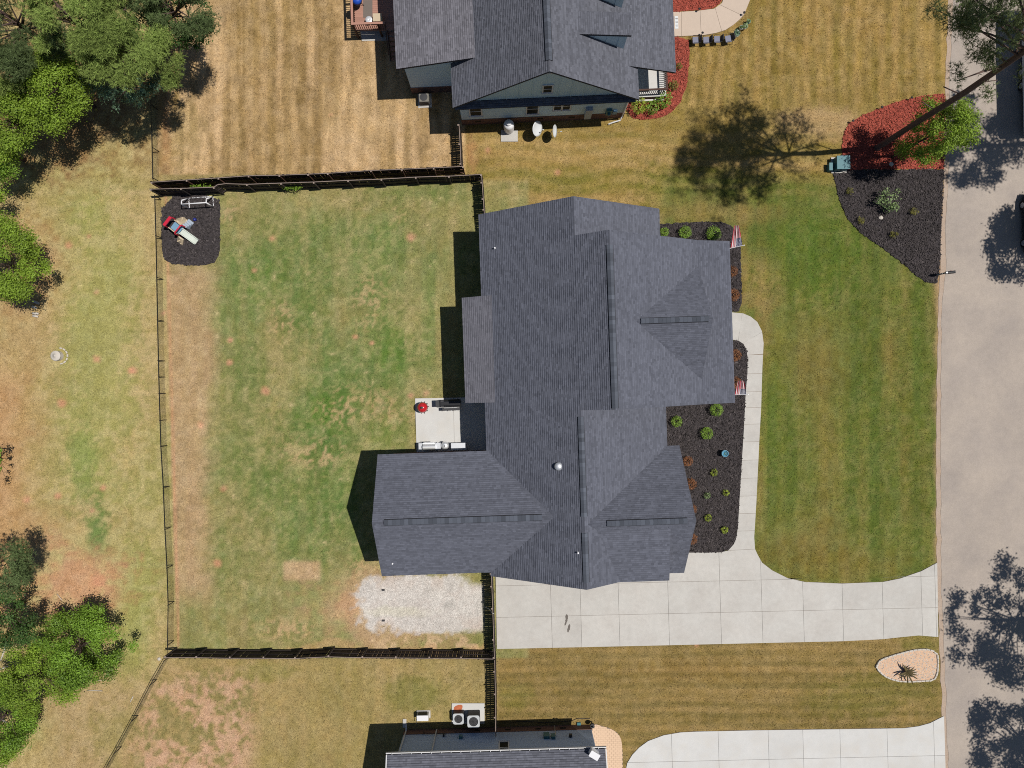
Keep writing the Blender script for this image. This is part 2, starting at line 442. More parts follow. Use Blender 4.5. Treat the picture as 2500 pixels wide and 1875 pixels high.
    put(Bs, (134,116,69)); put(Bs*sst(.45, .8, st5)*.5, (160,132,78)); put(Bs*(1-sst(.2, .5, st5))*.45, (112,98,46)); put(Bs*fg*.25, (156,128,76))
    put(Bs*blob(2160, 1690, 190, 70, .6), (118,116,52)); put(Bs*blob(2250, 1580, 60, 50, .6), (112,116,46)); put(Bs*blob(1260, 1700, 60, 40, .6), (128,124,58)); put(Bs*blob(1700, 1640, 260, 40, .4), (140,110,58))
    # --- below the bottom fence, left
    Bl = hard(-500, 1212, 1612, 2600, 3)*sst(0, 14, px - (402 - (py-1612)*.53))
    put(Bl, (156,138,88)); put(Bl*sst(.5, .75, vn(x, y*.08, .8, 4))*.4, (172,146,96)); put(Bl*fg*.35, (176,148,96)); put(Bl*gg*.4, (136,126,66))
    cl = soft(330, 625, 1650, 2100, 50)
    put(Bl*cl*sst(.36, .60, f*.5+n1*.25+sp*.25)*.9, (192,152,122)); put(Bl*cl*(1-sst(.36, .5, sp))*.5, (130,126,76))
    put(Bl*blob(1010, 1690, 90, 50, .6), (118,120,52)); put(Bl*blob(640, 1640, 120, 30, .5), (128,128,62))
    # --- back yard
    Yd = hard(404, 1290, 440, 1606, 4)*sst(396, 404, px - (py-470)*0.028)
    put(Yd, (140,136,82)); put(Yd*gg*.8, (118,132,74)); put(Yd*fg*.25, (170,150,102))
    put(Yd*(1-sst(490, 545, wx))*soft(300, 900, 640, 1450, 40)*.85, (182,150,114))
    st6 = vn(x, y*.1, .9, 14)
    put(Yd*sst(.5, .8, st6)*.25, (178,150,104))
    for cx, cy, rx, ry, am in ((640,640,120,90,.7),(745,760,70,120,.8),(800,560,190,80,.55),(960,560,100,80,.45),(830,690,150,70,.4),(960,880,80,110,.85),(800,960,130,110,.85),(790,1060,150,90,.8),(700,1180,160,110,.7),(840,1240,80,140,.8),(600,880,60,120,.55),(580,1080,90,170,.4),(560,1360,80,120,.45),(880,1400,40,90,.7),(1010,470,160,34,.6),(730,1300,90,120,.5)):
        put(Yd*blob(cx, cy, rx, ry, am, 1.1, .55)*(.85+.15*sst(.3, .6, 1-sp)), (92,120,56))
    for cx, cy, rx, ry, am in ((960,830,50,90,.6),(935,1060,70,50,.6),(640,690,60,60,.4),(790,1010,60,60,.6)):
        put(Yd*blob(cx, cy, rx, ry, am, 1.1, .55)*(.8+.2*sst(.3, .6, 1-sp)), (94,126,48))
    for cx, cy, rx, ry, am in ((880,1000,130,60,.75),(760,1110,110,50,.7),(900,740,60,90,.55),(690,790,40,70,.6),(970,520,40,70,.35),(480,1250,60,160,.5),(880,1410,60,60,.75),(720,1535,120,40,.75),(820,1500,60,60,.8),(560,520,40,40,.6)):
        put(Yd*blob(cx, cy, rx, ry, am, .9, 1.2)*sst(.42, .66, sp), (196,158,118))
    put(Yd*hard(692, 782, 1370, 1417, 7)*.85, (192,158,122)); put(Yd*blob(855, 1480, 40, 40, .9), (196,146,110))
    put(Yd*soft(880, 1180, 1545, 1600, 10)*sst(.45, .6, n04*.7+n02*.3)*.8, (198,166,130))
    put(Yd*soft(700, 1190, 1575, 1606, 8)*.6, (190,150,104))
    put(np.clip(1-np.abs(px - (py-470)*0.028 - 405)/6, 0, 1)*hard(380, 440, 470, 1580)*.8, (196,146,108))
    # mowing passes: alternate strips laid one way and the other
    def mow(axis, period, wob, ph=0.):
        q = (x if axis == 'x' else y) + wob*(vn(x, y, 4., 12)-.5) + .12*(vn(x, y, .9, 13)-.5)
        return sst(-.35, .35, np.sin(2*np.pi*q/period + ph))
    m1 = mow('x', 1.12, .35); put(Ty*m1*.30, (196,164,120)); put(Ty*(1-m1)*.22, (140,114,70))
    m2 = mow('x', .92, .3); w2 = Fr*hard(1650, 2320, -800, 255, 25); put(w2*m2*.30, (168,138,84)); put(w2*(1-m2)*.28, (116,100,46))
    m3 = mow('y', .95, 1.1); w3 = Fr*hard(1140, 2060, 300, 480, 25); put(w3*m3*.26, (172,144,88)); put(w3*(1-m3)*.22, (116,110,48))
    m4 = mow('x', 1.5, .4); put(Fl*m4*.15, (128,118,58)); put(Fl*(1-m4)*.2, (82,100,40))
    m5 = mow('y', .74, .3); put(Bs*m5*.28, (158,130,78)); put(Bs*(1-m5)*.26, (112,96,48))
    m6 = mow('x', 1.1, .4); put(Bl*m6*.16, (172,148,98)); put(Yd*m6*.12, (168,152,104))
    put(Fl*sst(.55, .8, n02)*.10, (152,130,74)); put(Yd*sst(.55, .8, n02)*.10, (180,160,112))
    # pale dry tufts scattered over the green parts
    put(Yd*sst(.84, .93, n02*.6+n04*.4)*.5, (190,168,122))
    # bare clay spots
    for cx, cy, r in ((237,877,9),(325,905,10),(65,1220,11),(142,1209,9),(240,1422,20),(225,1247,8),(252,1190,7),(168,600,9),(217,578,7),(236,712,6),(400,764,8),(547,1192,9),(650,955,9),(562,830,6),(560,885,6),(430,485,6),(665,582,8),(1004,580,9),(808,280,6),(622,660,6),(490,1040,9),(40,595,9),(150,985,9),(320,905,9),(530,1375,9),(1190,365,9),(1360,420,8),(1040,960,10),(1003,965,8),(868,823,6),(908,838,6),(1700,1575,6)):
        put(blob(cx, cy, r*1.35, r*1.2, .8, 1.0, .9), (208,150,118))
    # white stone pad behind the garage wing (loose gravel pressed into the turf)
    gp = 1-sst(.86, 1.06, (np.abs((wx*.35+px*.65-1030)/160)**3 + np.abs((wy*.25+py*.75-1474)/70)**3)**(1/3.) + (f-.5)*.9)
    gp = np.maximum(gp, hard(1020, 1186, 1428, 1540, 10)*sst(.3,.5,f))*(1-hard(1180, 1400, 1300, 1700, 4))
    put(blob(940, 1490, 190, 105, .8, .6, .9)*Yd, (186,152,116)); put(gp*.95, (206,200,194)); put(gp*sst(.55, .68, n04*.5+n02*.5)*.45, (172,160,152)); put(gp*sst(.5, .62, n1)*.3*sst(20, 60, np.abs(py-1474)), (178,148,128))
    put(gp*blob(1093, 1478, 24, 22, .8, .9, .9), (160,156,150)); put(gp*blob(985, 1492, 110, 14, .35), (206,200,168))
    gr = vn(x, y*.22, .24, 15)
    vert = np.clip(Ty + Fr*hard(1640, 2320, -800, 270, 20) + Fl*.6 + Yd*.3, 0, 1)
    c *= (1 + .20*(n04-.5) + .20*(n02-.5) + .12*(n1-.5) + .34*(gr-.5)*vert)[..., None]
    lum = c.mean(-1, keepdims=True); c = (c + (lum-c)*(.06 + .14*(n04-.5))[..., None])*1.07
    return c, gp

def ground():
    fx = np.arange(-42.0, 42.01, 0.15); fy = np.arange(-32.0, 32.01, 0.15)
    ex = np.array([-3000., -800, -250, -110, -65, -50, -45]); ey = np.array([-3000., -800, -250, -100, -55, -40, -35])
    xs = np.concatenate([ex, fx, -ex[::-1]]); ys = np.concatenate([ey, fy, -ey[::-1]])
    X, Y = np.meshgrid(xs, ys)
    Z = (vn(X, Y, .6, 3)-.5)*.016 - .004
    V = np.stack([X, Y, Z], -1).reshape(-1, 3)
    nx, ny = len(xs), len(ys)
    i = np.arange(nx-1); j = np.arange(ny-1)
    I, J = np.meshgrid(i, j)
    a = (J*nx+I).ravel()
    F = np.stack([a, a+1, a+1+nx, a+nx], -1)
    c, gp = gcol(X/MPP+1250, 937.5-Y/MPP)
    o = np_mesh('ground', V, F, M['lawn'], col=c.reshape(-1, 3), smooth=True)
    o['kind'] = 'structure'
ground()

def inpoly(px, py, poly):
    r = np.zeros(px.shape, bool)
    n = len(poly)
    for i in range(n):
        x0, y0 = poly[i]; x1, y1 = poly[(i+1) % n]
        if y0 == y1: continue
        c = ((y0 > py) != (y1 > py)) & (px < (x1-x0)*(py-y0)/(y1-y0)+x0)
        r ^= c
    return r
def densify(poly, step=.25, jit=.04, seed=1):
    r = random.Random(seed); out = []
    n = len(poly)
    for i in range(n):
        a = Vector(poly[i]); b = Vector(poly[(i+1) % n])
        k = max(1, int((b-a).length/step))
        for q in range(k):
            p = a.lerp(b, q/k)
            out.append((p.x + r.uniform(-jit, jit), p.y + r.uniform(-jit, jit)))
    return out
def smooth_poly(poly, it=2):
    for _ in range(it):
        q = []
        for i in range(len(poly)):
            a = Vector(poly[i]); b = Vector(poly[(i+1) % len(poly)])
            q += [tuple(a.lerp(b, .25)), tuple(a.lerp(b, .75))]
        poly = q
    return poly

# ------------------------------------------------------------------ road
EDGE = [(2500,-9000),(2322,-900),(2314,0),(2311,114),(2308,230),(2304,412),(2300,530),(2296,640),(2290,760),(2287,1000),(2286,1300),(2289,1450),(2295,1612),(2302,1780),(2306,1900),(2330,2700),(2500,9000)]
rd = PX(EDGE); r2 = [(x+.32+.06*math.sin(y*.9)+.05*math.sin(y*2.3), y) for x, y in rd]
def strip(name, left, right, z, m):
    rr = random.Random(3); L = []; mb = MB()
    for (xa, ya), (xb, yb) in zip(left[:-1], left[1:]):
        n = max(1, int(abs(yb-ya)/.5))
        for q in range(n):
            t = q/n; L.append((xa+(xb-xa)*t + rr.uniform(-.06, .06), ya+(yb-ya)*t))
    L.append(left[-1])
    mb.prism([(a, b) for a, b in L] + [(right, L[-1][1]), (right, L[0][1])], z-.06, z)
    o = mb.build(name, m); o['kind'] = 'structure'; return o
strip('road_shoulder', rd, 40.6, .012, M['shoulder'])
strip('road', r2, 40.1, .026, M['road'])

# ------------------------------------------------------------------ concrete slabs
def clip(poly, quad):
    n = len(quad)
    a = sum(quad[i][0]*quad[(i+1)%n][1]-quad[(i+1)%n][0]*quad[i][1] for i in range(n))
    if a < 0: quad = quad[::-1]
    out = list(poly)
    for i in range(n):
        (x0,y0),(x1,y1) = quad[i], quad[(i+1)%n]
        inp, out = out, []
        if not inp: return []
        def d(p): return (x1-x0)*(p[1]-y0)-(y1-y0)*(p[0]-x0)
        for k in range(len(inp)):
            p, q = inp[k-1], inp[k]
            dp, dq = d(p), d(q)
            if (dp >= 0) != (dq >= 0):
                t = dp/(dp-dq); out.append((p[0]+(q[0]-p[0])*t, p[1]+(q[1]-p[1])*t))
            if dq >= 0: out.append(q)
    res = []
    for p in out:
        if not res or math.hypot(p[0]-res[-1][0], p[1]-res[-1][1]) > 1e-4: res.append(p)
    if len(res) > 2 and math.hypot(res[0][0]-res[-1][0], res[0][1]-res[-1][1]) < 1e-4: res.pop()
    return res
def area(p): return sum(p[i][0]*p[(i+1)%len(p)][1]-p[(i+1)%len(p)][0]*p[i][1] for i in range(len(p)))/2
def inset(p, d):
    if area(p) < 0: p = p[::-1]
    n = len(p); out = []
    for i in range(n):
        a, b, c = Vector(p[i-1]), Vector(p[i]), Vector(p[(i+1)%n])
        e1 = (b-a).normalized(); e2 = (c-b).normalized()
        n1 = Vector((-e1.y, e1.x)); n2 = Vector((-e2.y, e2.x))
        m = n1+n2
        if m.length < .2: m = n1
        m.normalize(); k = d/max(.4, m.dot(n1))
        out.append(tuple(b+m*k))
    return out
def slabs(name, outline_px, cells_px, m, ztop=.06, gap=.009, piece='slab'):
    out = PX(outline_px)
    o = MB().prism(out, -.05, ztop-.03).build(name, M['joint'])
    o['kind'] = 'structure'
    for c in cells_px:
        p = clip(out, PX(c))
        if len(p) < 3 or abs(area(p)) < .05: continue
        q = inset(p, gap)
        MB().prism(q, -.04, ztop).build(piece, m, o)
    return o
def grid_cells(xs, x_slope, ys, y_slope, xr=1207):
    """joint lines: x = xs + x_slope*(y-1500), y = ys + y_slope*(x-xr)"""
    def pt(x, y):
        for _ in range(3):
            X = x + x_slope*((y + y_slope*(x-xr))-1500); Y = y + y_slope*(X-xr)
        return (X, Y)
    return [[pt(xs[i], ys[j]), pt(xs[i+1], ys[j]), pt(xs[i+1], ys[j+1]), pt(xs[i], ys[j+1])] for i in range(len(xs)-1) for j in range(len(ys)-1)]

WALK_R = [(1841,1311),(1843,1280),(1846,1231.6),(1850,1150),(1854,1065.8),(1858,994),(1861,896),(1864,838),(1860,809),(1848.5,786),(1832.6,773),(1813.8,765),(1784.8,762.4),(1700,760)]
WALK_L = [(1700,830),(1786,829.5),(1802,832),(1813.8,839.6),(1821,852.7),(1824,870),(1824,910),(1820,954),(1814.5,1059),(1807.8,1165),(1801,1281),(1797.9,1307.8),(1791,1327.7),(1777,1343.5)]
slabs('front_walkway', WALK_R + WALK_L + [(1843,1340)], [
    [(1690,740),(1815,740),(1801,842),(1690,842)], [(1815,740),(1890,740),(1890,794),(1811,840),(1800,840)],
    [(1811,839),(1890,794),(1890,862),(1811,868)]] +
    [[(1770,a),(1890,a-3),(1890,b-3),(1770,b)] for a, b in zip([868,914,958,996.6,1037,1080,1124.5,1168.5,1212,1254.5,1297],[914,958,996.6,1037,1080,1124.5,1168.5,1212,1254.5,1297,1346])], M['concrete'], gap=.010)
DRIVE = [(1209,1352),(1758,1348),(1777,1343.5),(1843,1340),(1850,1355),(1860,1373),(1884.7,1392),(1922.8,1411),(1964,1420),(2054.5,1424),(2155,1420),(2196.6,1411.6),(2248.6,1393.6),(2287.4,1372.8),(2290,1554.8),(2241.7,1551),(2200,1555),(2155,1560),(2058,1565),(1850,1569.7),(1540,1577),(1213,1584)]
o_drive = slabs('driveway', DRIVE, grid_cells([1180,1346,1418,1511,1632,1759,1860,1961,2057,2155,2250,2284,2310], .03, [1330,1430,1507,1640], -.0225), M['concrete'])
DRIVE2 = [(2304,1747),(2269,1764.5),(2241.7,1772),(2207,1776.6),(2155,1777.6),(1850,1781.8),(1700,1785),(1661,1787),(1620,1794),(1582,1808),(1560,1824),(1543,1842),(1531,1862),(1526,1885),(1524,2100),(2314,2100)]
slabs('neighbour_driveway', DRIVE2, grid_cells([1500,1630,1744,1866,1950.6,2041,2156,2270,2330], .03, [1700,1868,1985,2120], -.0225), M['concrete_pale'])
slabs('patio', [(1013.5,972.5),(1240,968),(1243,1110),(1017.5,1112)], [[(1000,960),(1107,960),(1110,1120),(1000,1120)],[(1107,960),(1250,960),(1250,1120),(1110,1120)]], M['concrete_pale'], ztop=.09)
W2R = [(1640,90),(1660,89.4),(1717.9,86.5),(1746.8,81.7),(1771,74),(1790,61.5),(1804.6,49),(1816,37),(1823,20),(1831,0),(1840,-60),(1775,-60),(1768,-10),(1762,8),(1743,22),(1702.4,27),(1660,29.6),(1640,30)]
slabs('neighbour_walkway', W2R, [[(1630,20),(1663,20),(1663,100),(1630,100)],[(1663,20),(1708,10),(1712,100),(1663,100)],[(1708,10),(1741,5),(1768,100),(1712,100)],[(1741,5),(1835,50),(1768,100)],[(1741,5),(1750,-70),(1860,-70),(1860,62)]], M['concrete_warm'])

# stains on the driveway concrete
for k, pts in enumerate(([(1380,1499),(1387,1500),(1386,1512),(1381,1526),(1377,1528),(1381,1512)], [(1389,1522),(1393,1526),(1389,1542),(1384,1543),(1386,1532)])):
    o = MB().prism(densify(smooth_poly(PX(pts), 1), .06, .02, k), .058, .063).build('oil_stain', M['stain'], o_drive)

# ------------------------------------------------------------------ mulch beds
def mulch(name, poly_px, m, mchip, dens, seed, z=.035, lab=None, sm=1):
    poly = PX(poly_px)
    if sm: poly = smooth_poly(poly, sm)
    edge = densify(poly, .16, .045, seed)
    o = MB().prism(edge, -.05, z).build(name, m)
    o['kind'] = 'structure'
    xs = np.array([p[0] for p in poly]); ys = np.array([p[1] for p in poly])
    r = np.random.RandomState(seed)
    n = int((xs.max()-xs.min())*(ys.max()-ys.min())*dens)
    X = r.uniform(xs.min()-.06, xs.max()+.06, n); Y = r.uniform(ys.min()-.06, ys.max()+.06, n)
    k = inpoly(X, Y, [(a, b) for a, b in edge]); X = X[k]; Y = Y[k]; n = len(X)
    a = r.uniform(0, 2*np.pi, n); ln = r.uniform(.03, .10, n); wd = r.uniform(.012, .035, n)
    t = r.normal(0, .35, n); t2 = r.normal(0, .5, n)
    dx = np.stack([np.cos(a)*np.cos(t), np.sin(a)*np.cos(t), np.sin(t)], -1)*ln[:, None]
    dy = np.stack([-np.sin(a)*np.cos(t2), np.cos(a)*np.cos(t2), np.sin(t2)], -1)*wd[:, None]
    C = np.stack([X, Y, z + .02 + r.uniform(0, .035, n)], -1)
    V = np.stack([C-dx-dy, C+dx-dy, C+dx+dy, C-dx+dy], 1).reshape(-1, 3)
    tn = np.clip(r.normal(.42, .22, n), 0, 1); tn[r.rand(n) < .02] = 2.2
    np_mesh('mulch_chips', V, np.arange(4*n).reshape(-1, 4), mchip, o, tone=tn, kind='stuff')
    return o
BED_PLAY = [(394.5,474),(535.5,474),(538,532),(536.7,610.7),(532,630),(518,645),(482,649),(428,645.7),(404,636),(396,616)]
BED_UP = [(1540,547),(1612,547),(1700,543),(1744,541),(1770,544),(1787,553),(1800,570),(1809,600),(1809,660),(1811,757),(1790,763),(1690,763),(1690,600),(1540,600)]
BED_LOW = [(1690,830),(1786,829.5),(1802,832),(1813.8,839.6),(1821,852.7),(1824,870),(1824,910),(1820,954),(1814.5,1059),(1807.8,1165),(1801,1281),(1797.9,1307.8),(1791,1327.7),(1777,1343.5),(1758,1348),(1620,1350),(1620,1110),(1590,1110),(1590,960),(1690,960)]
BED_PINE = [(2055,395),(2056,350),(2059,326.7),(2071.5,301),(2107,281),(2152.6,262),(2203,245.6),(2248.8,234),(2284,231),(2306,229),(2305,300),(2303,413),(2150,413),(2060,415)]
BED_BLACK = [(2031,417),(2060,416),(2150,414),(2304,414),(2298,532),(2294.4,633),(2288,692),(2259,687.7),(2241,676),(2203,643),(2152.6,605),(2102,570),(2069,534.5),(2048.8,489),(2038.6,443)]
BED_RED = [(1570,91),(1679.5,90.5),(1683,117.5),(1682,160),(1679.5,188),(1672.5,223),(1660.7,249),(1642,272.7),(1611,288),(1576,292.7),(1536,289),(1520,230),(1560,150)]
BED_RED2 = [(1600,-60),(1772,-60),(1762,6),(1743,21),(1702,26),(1660,28.6),(1600,29)]
mulch('playground_mulch', BED_PLAY, M['mulch_black'], M['chips_black'], 160, 1)
mulch('front_mulch_bed', BED_UP, M['mulch_black'], M['chips_black'], 150, 2)
mulch('entry_mulch_bed', BED_LOW, M['mulch_black'], M['chips_black'], 150, 3, sm=0)
mulch('red_mulch_bed', BED_PINE, M['mulch_red'], M['chips_red'], 150, 4, sm=0)
mulch('roadside_mulch_bed', BED_BLACK, M['mulch_black'], M['chips_black'], 150, 5, z=.042, sm=0)
mulch('neighbour_red_mulch_bed', BED_RED, M['mulch_red'], M['chips_red'], 150, 6)
mulch('walkway_red_mulch_bed', BED_RED2, M['mulch_red'], M['chips_red'], 120, 7)
BED_PALM = [(2138.6,1627.8),(2143,1617),(2150.6,1609),(2177,1600),(2208.5,1591),(2238.6,1584.4),(2271,1585),(2287.4,1596.4),(2289,1620.5),(2286.8,1644.6),(2278.4,1659),(2250.7,1662),(2202.5,1663.3),(2177,1658),(2158,1649.5),(2144.6,1637.4)]
PAVER = [(1450,1766),(1470,1772),(1491,1778),(1509.5,1790),(1518,1809),(1520,1843),(1520,1960),(1400,1960),(1400,1790)]

# ------------------------------------------------------------------ short grass standing on the turf
def grass():
    r = np.random.RandomState(21)
    n = 420000
    X = r.uniform(-39, 34.5, n); Y = r.uniform(-29.5, 29.5, n)
    px = X/MPP+1250; py = 937.5-Y/MPP
    keep = np.ones(n, bool)
    for p in (DRIVE, DRIVE2, WALK_R+WALK_L+[(1843,1340)], BED_PLAY, BED_UP, BED_LOW, BED_PINE, BED_BLACK, BED_RED, BED_RED2, BED_PALM, W2R, PAVER,
              [(1013,972),(1240,968),(1240,1112),(1017,1112)], [(2296,-200),(2296,420),(2286,700),(2280,1000),(2280,1400),(2286,1600),(2296,1900),(2600,1900),(2600,-200)],
              [(1200,560),(1600,560),(1600,1340),(1200,1380),(950,1340),(950,1110),(1200,1110)], [(1010,225),(1110,225),(1130,300),(1530,285),(1540,-200),(1010,-200)], [(990,1782),(1445,1778),(1450,2000),(990,2000)]):
        keep &= ~inpoly(px, py, p)
    c, gp = gcol(px, py)
    keep &= (gp < .3)
    den = vn(X, Y, 1.2, 6)
    keep &= r.rand(n) < (.55 + .5*den)
    X = X[keep]; Y = Y[keep]; c = c[keep]; n = len(X)
    a = r.uniform(0, 2*np.pi, n); ln = r.uniform(.05, .12, n); w = r.uniform(.012, .026, n)
    tilt = r.uniform(.5, 1.35, n)
    d = np.stack([np.cos(a)*np.sin(tilt), np.sin(a)*np.sin(tilt), np.cos(tilt)], -1)*ln[:, None]
    s = np.stack([-np.sin(a), np.cos(a), np.zeros(n)], -1)*w[:, None]
    B = np.stack([X, Y, np.full(n, -.005)], -1)
    V = np.stack([B-s, B+s, B+d], 1).reshape(-1, 3)
    c = c*np.clip(r.normal(1.12, .28, n), .5, 1.9)[:, None]
    np_mesh('grass', V, np.arange(3*n).reshape(-1, 3), M['grass'], col=c, kind='stuff')
    tagit(bpy.data.objects['grass'], 'short mown grass, part green and part straw, over all the lawns', 'grass')
grass()
# ------------------------------------------------------------------ houses
def shingle_plane(pts, m, parent, seed, cw=.142, name='shingles', lift=.004, tw=(.12, .30)):
    """lay real shingle tabs, course by course, over a planar roof polygon (points in order, any winding)"""
    r = random.Random(seed)
    P = [Vector(p) for p in pts]
    n = Vector((0,0,0))
    for i in range(len(P)):
        a, b = P[i], P[(i+1) % len(P)]
        n += Vector(((a.y-b.y)*(a.z+b.z), (a.z-b.z)*(a.x+b.x), (a.x-b.x)*(a.y+b.y)))
    n.normalize()
    if n.z < 0: n = -n
    up = (Vector((0,0,1)) - n*n.z).normalized()
    al = up.cross(n).normalized()
    O = P[0]
    q = [((p-O).dot(al), (p-O).dot(up)) for p in P]
    if area(q) < 0: q = q[::-1]
    a0 = min(p[0] for p in q); a1 = max(p[0] for p in q); b0 = min(p[1] for p in q); b1 = max(p[1] for p in q)
    mb = MB()
    V = mb.v; F = mb.f; TT = mb.t
    edges = [(q[i], q[(i+1) % len(q)]) for i in range(len(q))]
    convex = all((e[1][0]-e[0][0])*(p[1]-e[0][1])-(e[1][1]-e[0][1])*(p[0]-e[0][0]) > -1e-4 for e in edges for p in q)
    def inside(x, y):
        return all((e[1][0]-e[0][0])*(y-e[0][1])-(e[1][1]-e[0][1])*(x-e[0][0]) >= 0 for e in edges)
    k = 0; b = b0
    while b < b1 - .01:
        t = min(b + cw, b1)
        x = a0 - r.uniform(0, .35)
        row = r.gauss(0, .10)
        while x < a1:
            x2 = x + r.uniform(*tw)
            if convex and inside(x, b) and inside(x2, b) and inside(x2, t) and inside(x, t):
                c = [(x, b), (x2, b), (x2, t), (x, t)]
            else:
                c = clip(q, [(x, b), (x2, b), (x2, t), (x, t)])
            if len(c) > 2:
                h = .024 + (.01 if r.random() < .45 else 0)
                base = len(V)
                for (u, v) in c:
                    w = O + al*u + up*v + n*(lift + h*(t-v)/cw)
                    V.append((w.x, w.y, w.z))
                tn = min(1, max(0, r.gauss(.55, .24) + row))
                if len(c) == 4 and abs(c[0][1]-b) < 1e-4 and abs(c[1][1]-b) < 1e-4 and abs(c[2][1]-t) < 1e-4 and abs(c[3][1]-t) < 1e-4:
                    # course shadow painted in as a darker band atop every exposure
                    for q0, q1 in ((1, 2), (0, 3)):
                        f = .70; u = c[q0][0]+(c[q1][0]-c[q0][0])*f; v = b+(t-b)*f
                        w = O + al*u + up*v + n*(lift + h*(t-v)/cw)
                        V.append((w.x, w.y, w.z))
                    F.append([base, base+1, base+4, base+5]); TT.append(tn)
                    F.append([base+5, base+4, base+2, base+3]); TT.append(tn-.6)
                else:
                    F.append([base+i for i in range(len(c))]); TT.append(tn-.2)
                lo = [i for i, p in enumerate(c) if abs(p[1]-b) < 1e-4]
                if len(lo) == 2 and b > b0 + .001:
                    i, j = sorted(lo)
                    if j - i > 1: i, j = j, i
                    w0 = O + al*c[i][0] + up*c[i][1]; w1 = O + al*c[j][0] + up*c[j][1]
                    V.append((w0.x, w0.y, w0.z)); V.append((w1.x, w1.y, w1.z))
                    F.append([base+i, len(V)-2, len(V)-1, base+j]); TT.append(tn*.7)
            x = x2
        b = t; k += 1
    return mb.build(name, m, parent, kind='stuff')
def roof(parent, planes, m, seed, t=.16, name='roof', alt={}):
    mb = MB()
    for p in planes: mb.slab3([(a, b, c-.012) for a, b, c in p], t)
    ro = mb.build(name, M['deck_under'], parent)
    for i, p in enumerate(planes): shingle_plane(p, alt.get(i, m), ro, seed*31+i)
    return ro
CAPME = {}
def ridge_vent(parent, p, q, w=.34, h=.06, step=.25, slope=.5, seed=1):
    """raised ridge vent with dark open sides and separate cap shingles along the top"""
    r = random.Random(seed)
    p = Vector(p); q = Vector(q); d = (q-p); L = d.length; d.normalize()
    s = Vector((-d.y, d.x, 0)); up = Vector((0,0,1))
    mb = MB()
    a, b = p, q
    half = w/2
    fl = half+.035
    mb.add([a-s*fl-up*(fl*slope-.012), a+up*.015, a+s*fl-up*(fl*slope-.012), b-s*fl-up*(fl*slope-.012), b+up*.015, b+s*fl-up*(fl*slope-.012)], [(0,1,4,3),(1,2,5,4)])
    half = w/2*.9
    vs = []
    for e in (a, b):
        vs += [e - s*half - up*(half*slope+.01), e + s*half - up*(half*slope+.01), e + s*half + up*(h-half*slope), e + up*h, e - s*half + up*(h-half*slope)]
    mb.add(vs, [(0,1,2,3,4)[::-1], (5,6,7,8,9), (1,6,7,2), (2,7,8,3), (3,8,9,4), (4,9,5,0)])
    mb.build('ridge_vent', M['vent_dark'], parent)
    n = int(L/step)
    key = (round(L/n, 3), w, slope)
    if key not in CAPME:
        st = L/n; c = MB()
        hw = w/2
        vs = [(0,-hw,-hw*slope+.014),(0,0,.014),(0,hw,-hw*slope+.014),(st*1.02,-hw,-hw*slope+.004),(st*1.02,0,.004),(st*1.02,hw,-hw*slope+.004)]
        vs += [(x,y,z-.012) for x,y,z in vs[:3]]
        c.add(vs, [(0,1,4,3),(1,2,5,4),(0,6,7,1),(1,7,8,2)], .5)
        me = bpy.data.meshes.new('ridge_cap'); me.from_pydata(c.v, [], c.f)
        at = me.attributes.new('tone', 'FLOAT', 'FACE'); at.data.foreach_set('value', c.t)
        CAPME[key] = me
    off = OFF.get(parent.name, (0,0,0))
    for k in range(n):
        o = link('ridge_cap', CAPME[key], M['cap'], parent)
        pos = p + d*(L/n*k) + up*h
        o.location = (pos.x-off[0], pos.y-off[1], pos.z-off[2])
        o.rotation_euler = (0, -math.atan2(d.z, math.hypot(d.x, d.y)), math.atan2(d.y, d.x))
def house_root(name, label, cu, cv, tilt):
    """house local axes u (right), v (up the picture) turned by tilt; mesh data are given in u, v, h"""
    th = math.atan(tilt); c, s = math.cos(th), math.sin(th)
    o = thing(name, label, 'house', (cu*c - cv*s, cu*s + cv*c, 0), th)
    OFF[o.name] = (cu, cv, 0.0)
    return o
def window(parent, u0, u1, z0, z1, plane, axis='v-', mull=True):
    """double-hung window set in a wall: frame, sill, two panes. plane = wall coordinate, axis = outward direction"""
    sg = -1 if axis[1] == '-' else 1
    def P(a0, a1, d0, d1, h0, h1, mb):
        d0, d1 = plane + sg*d0, plane + sg*d1
        lo, hi = min(d0, d1), max(d0, d1)
        if axis[0] == 'v': mb.bx(a0, a1, lo, hi, h0, h1)
        else: mb.bx(lo, hi, a0, a1, h0, h1)
    fr = MB(); w = .09
    P(u0-w, u0, -.02, .075, z0-w, z1+w, fr); P(u1, u1+w, -.02, .075, z0-w, z1+w, fr)
    P(u0, u1, -.02, .075, z1, z1+w, fr); P(u0, u1, -.02, .075, z0-w, z0, fr)
    P(u0, u1, -.02, .065, (z0+z1)/2-.025, (z0+z1)/2+.025, fr)
    f = fr.build('window', M['white'], parent)
    zm = (z0+z1)/2
    for a, b, d in ((z0, zm-.025, .040), (zm+.025, z1, .048)):
        pb = MB(); P(u0, u1, -.02, d, a, b, pb); pb.build('pane', M['glass'], f)
    sl = MB(); P(u0-.13, u1+.13, -.02, .11, z0-w-.04, z0-w, sl); sl.build('sill', M['white'], f)
    return f
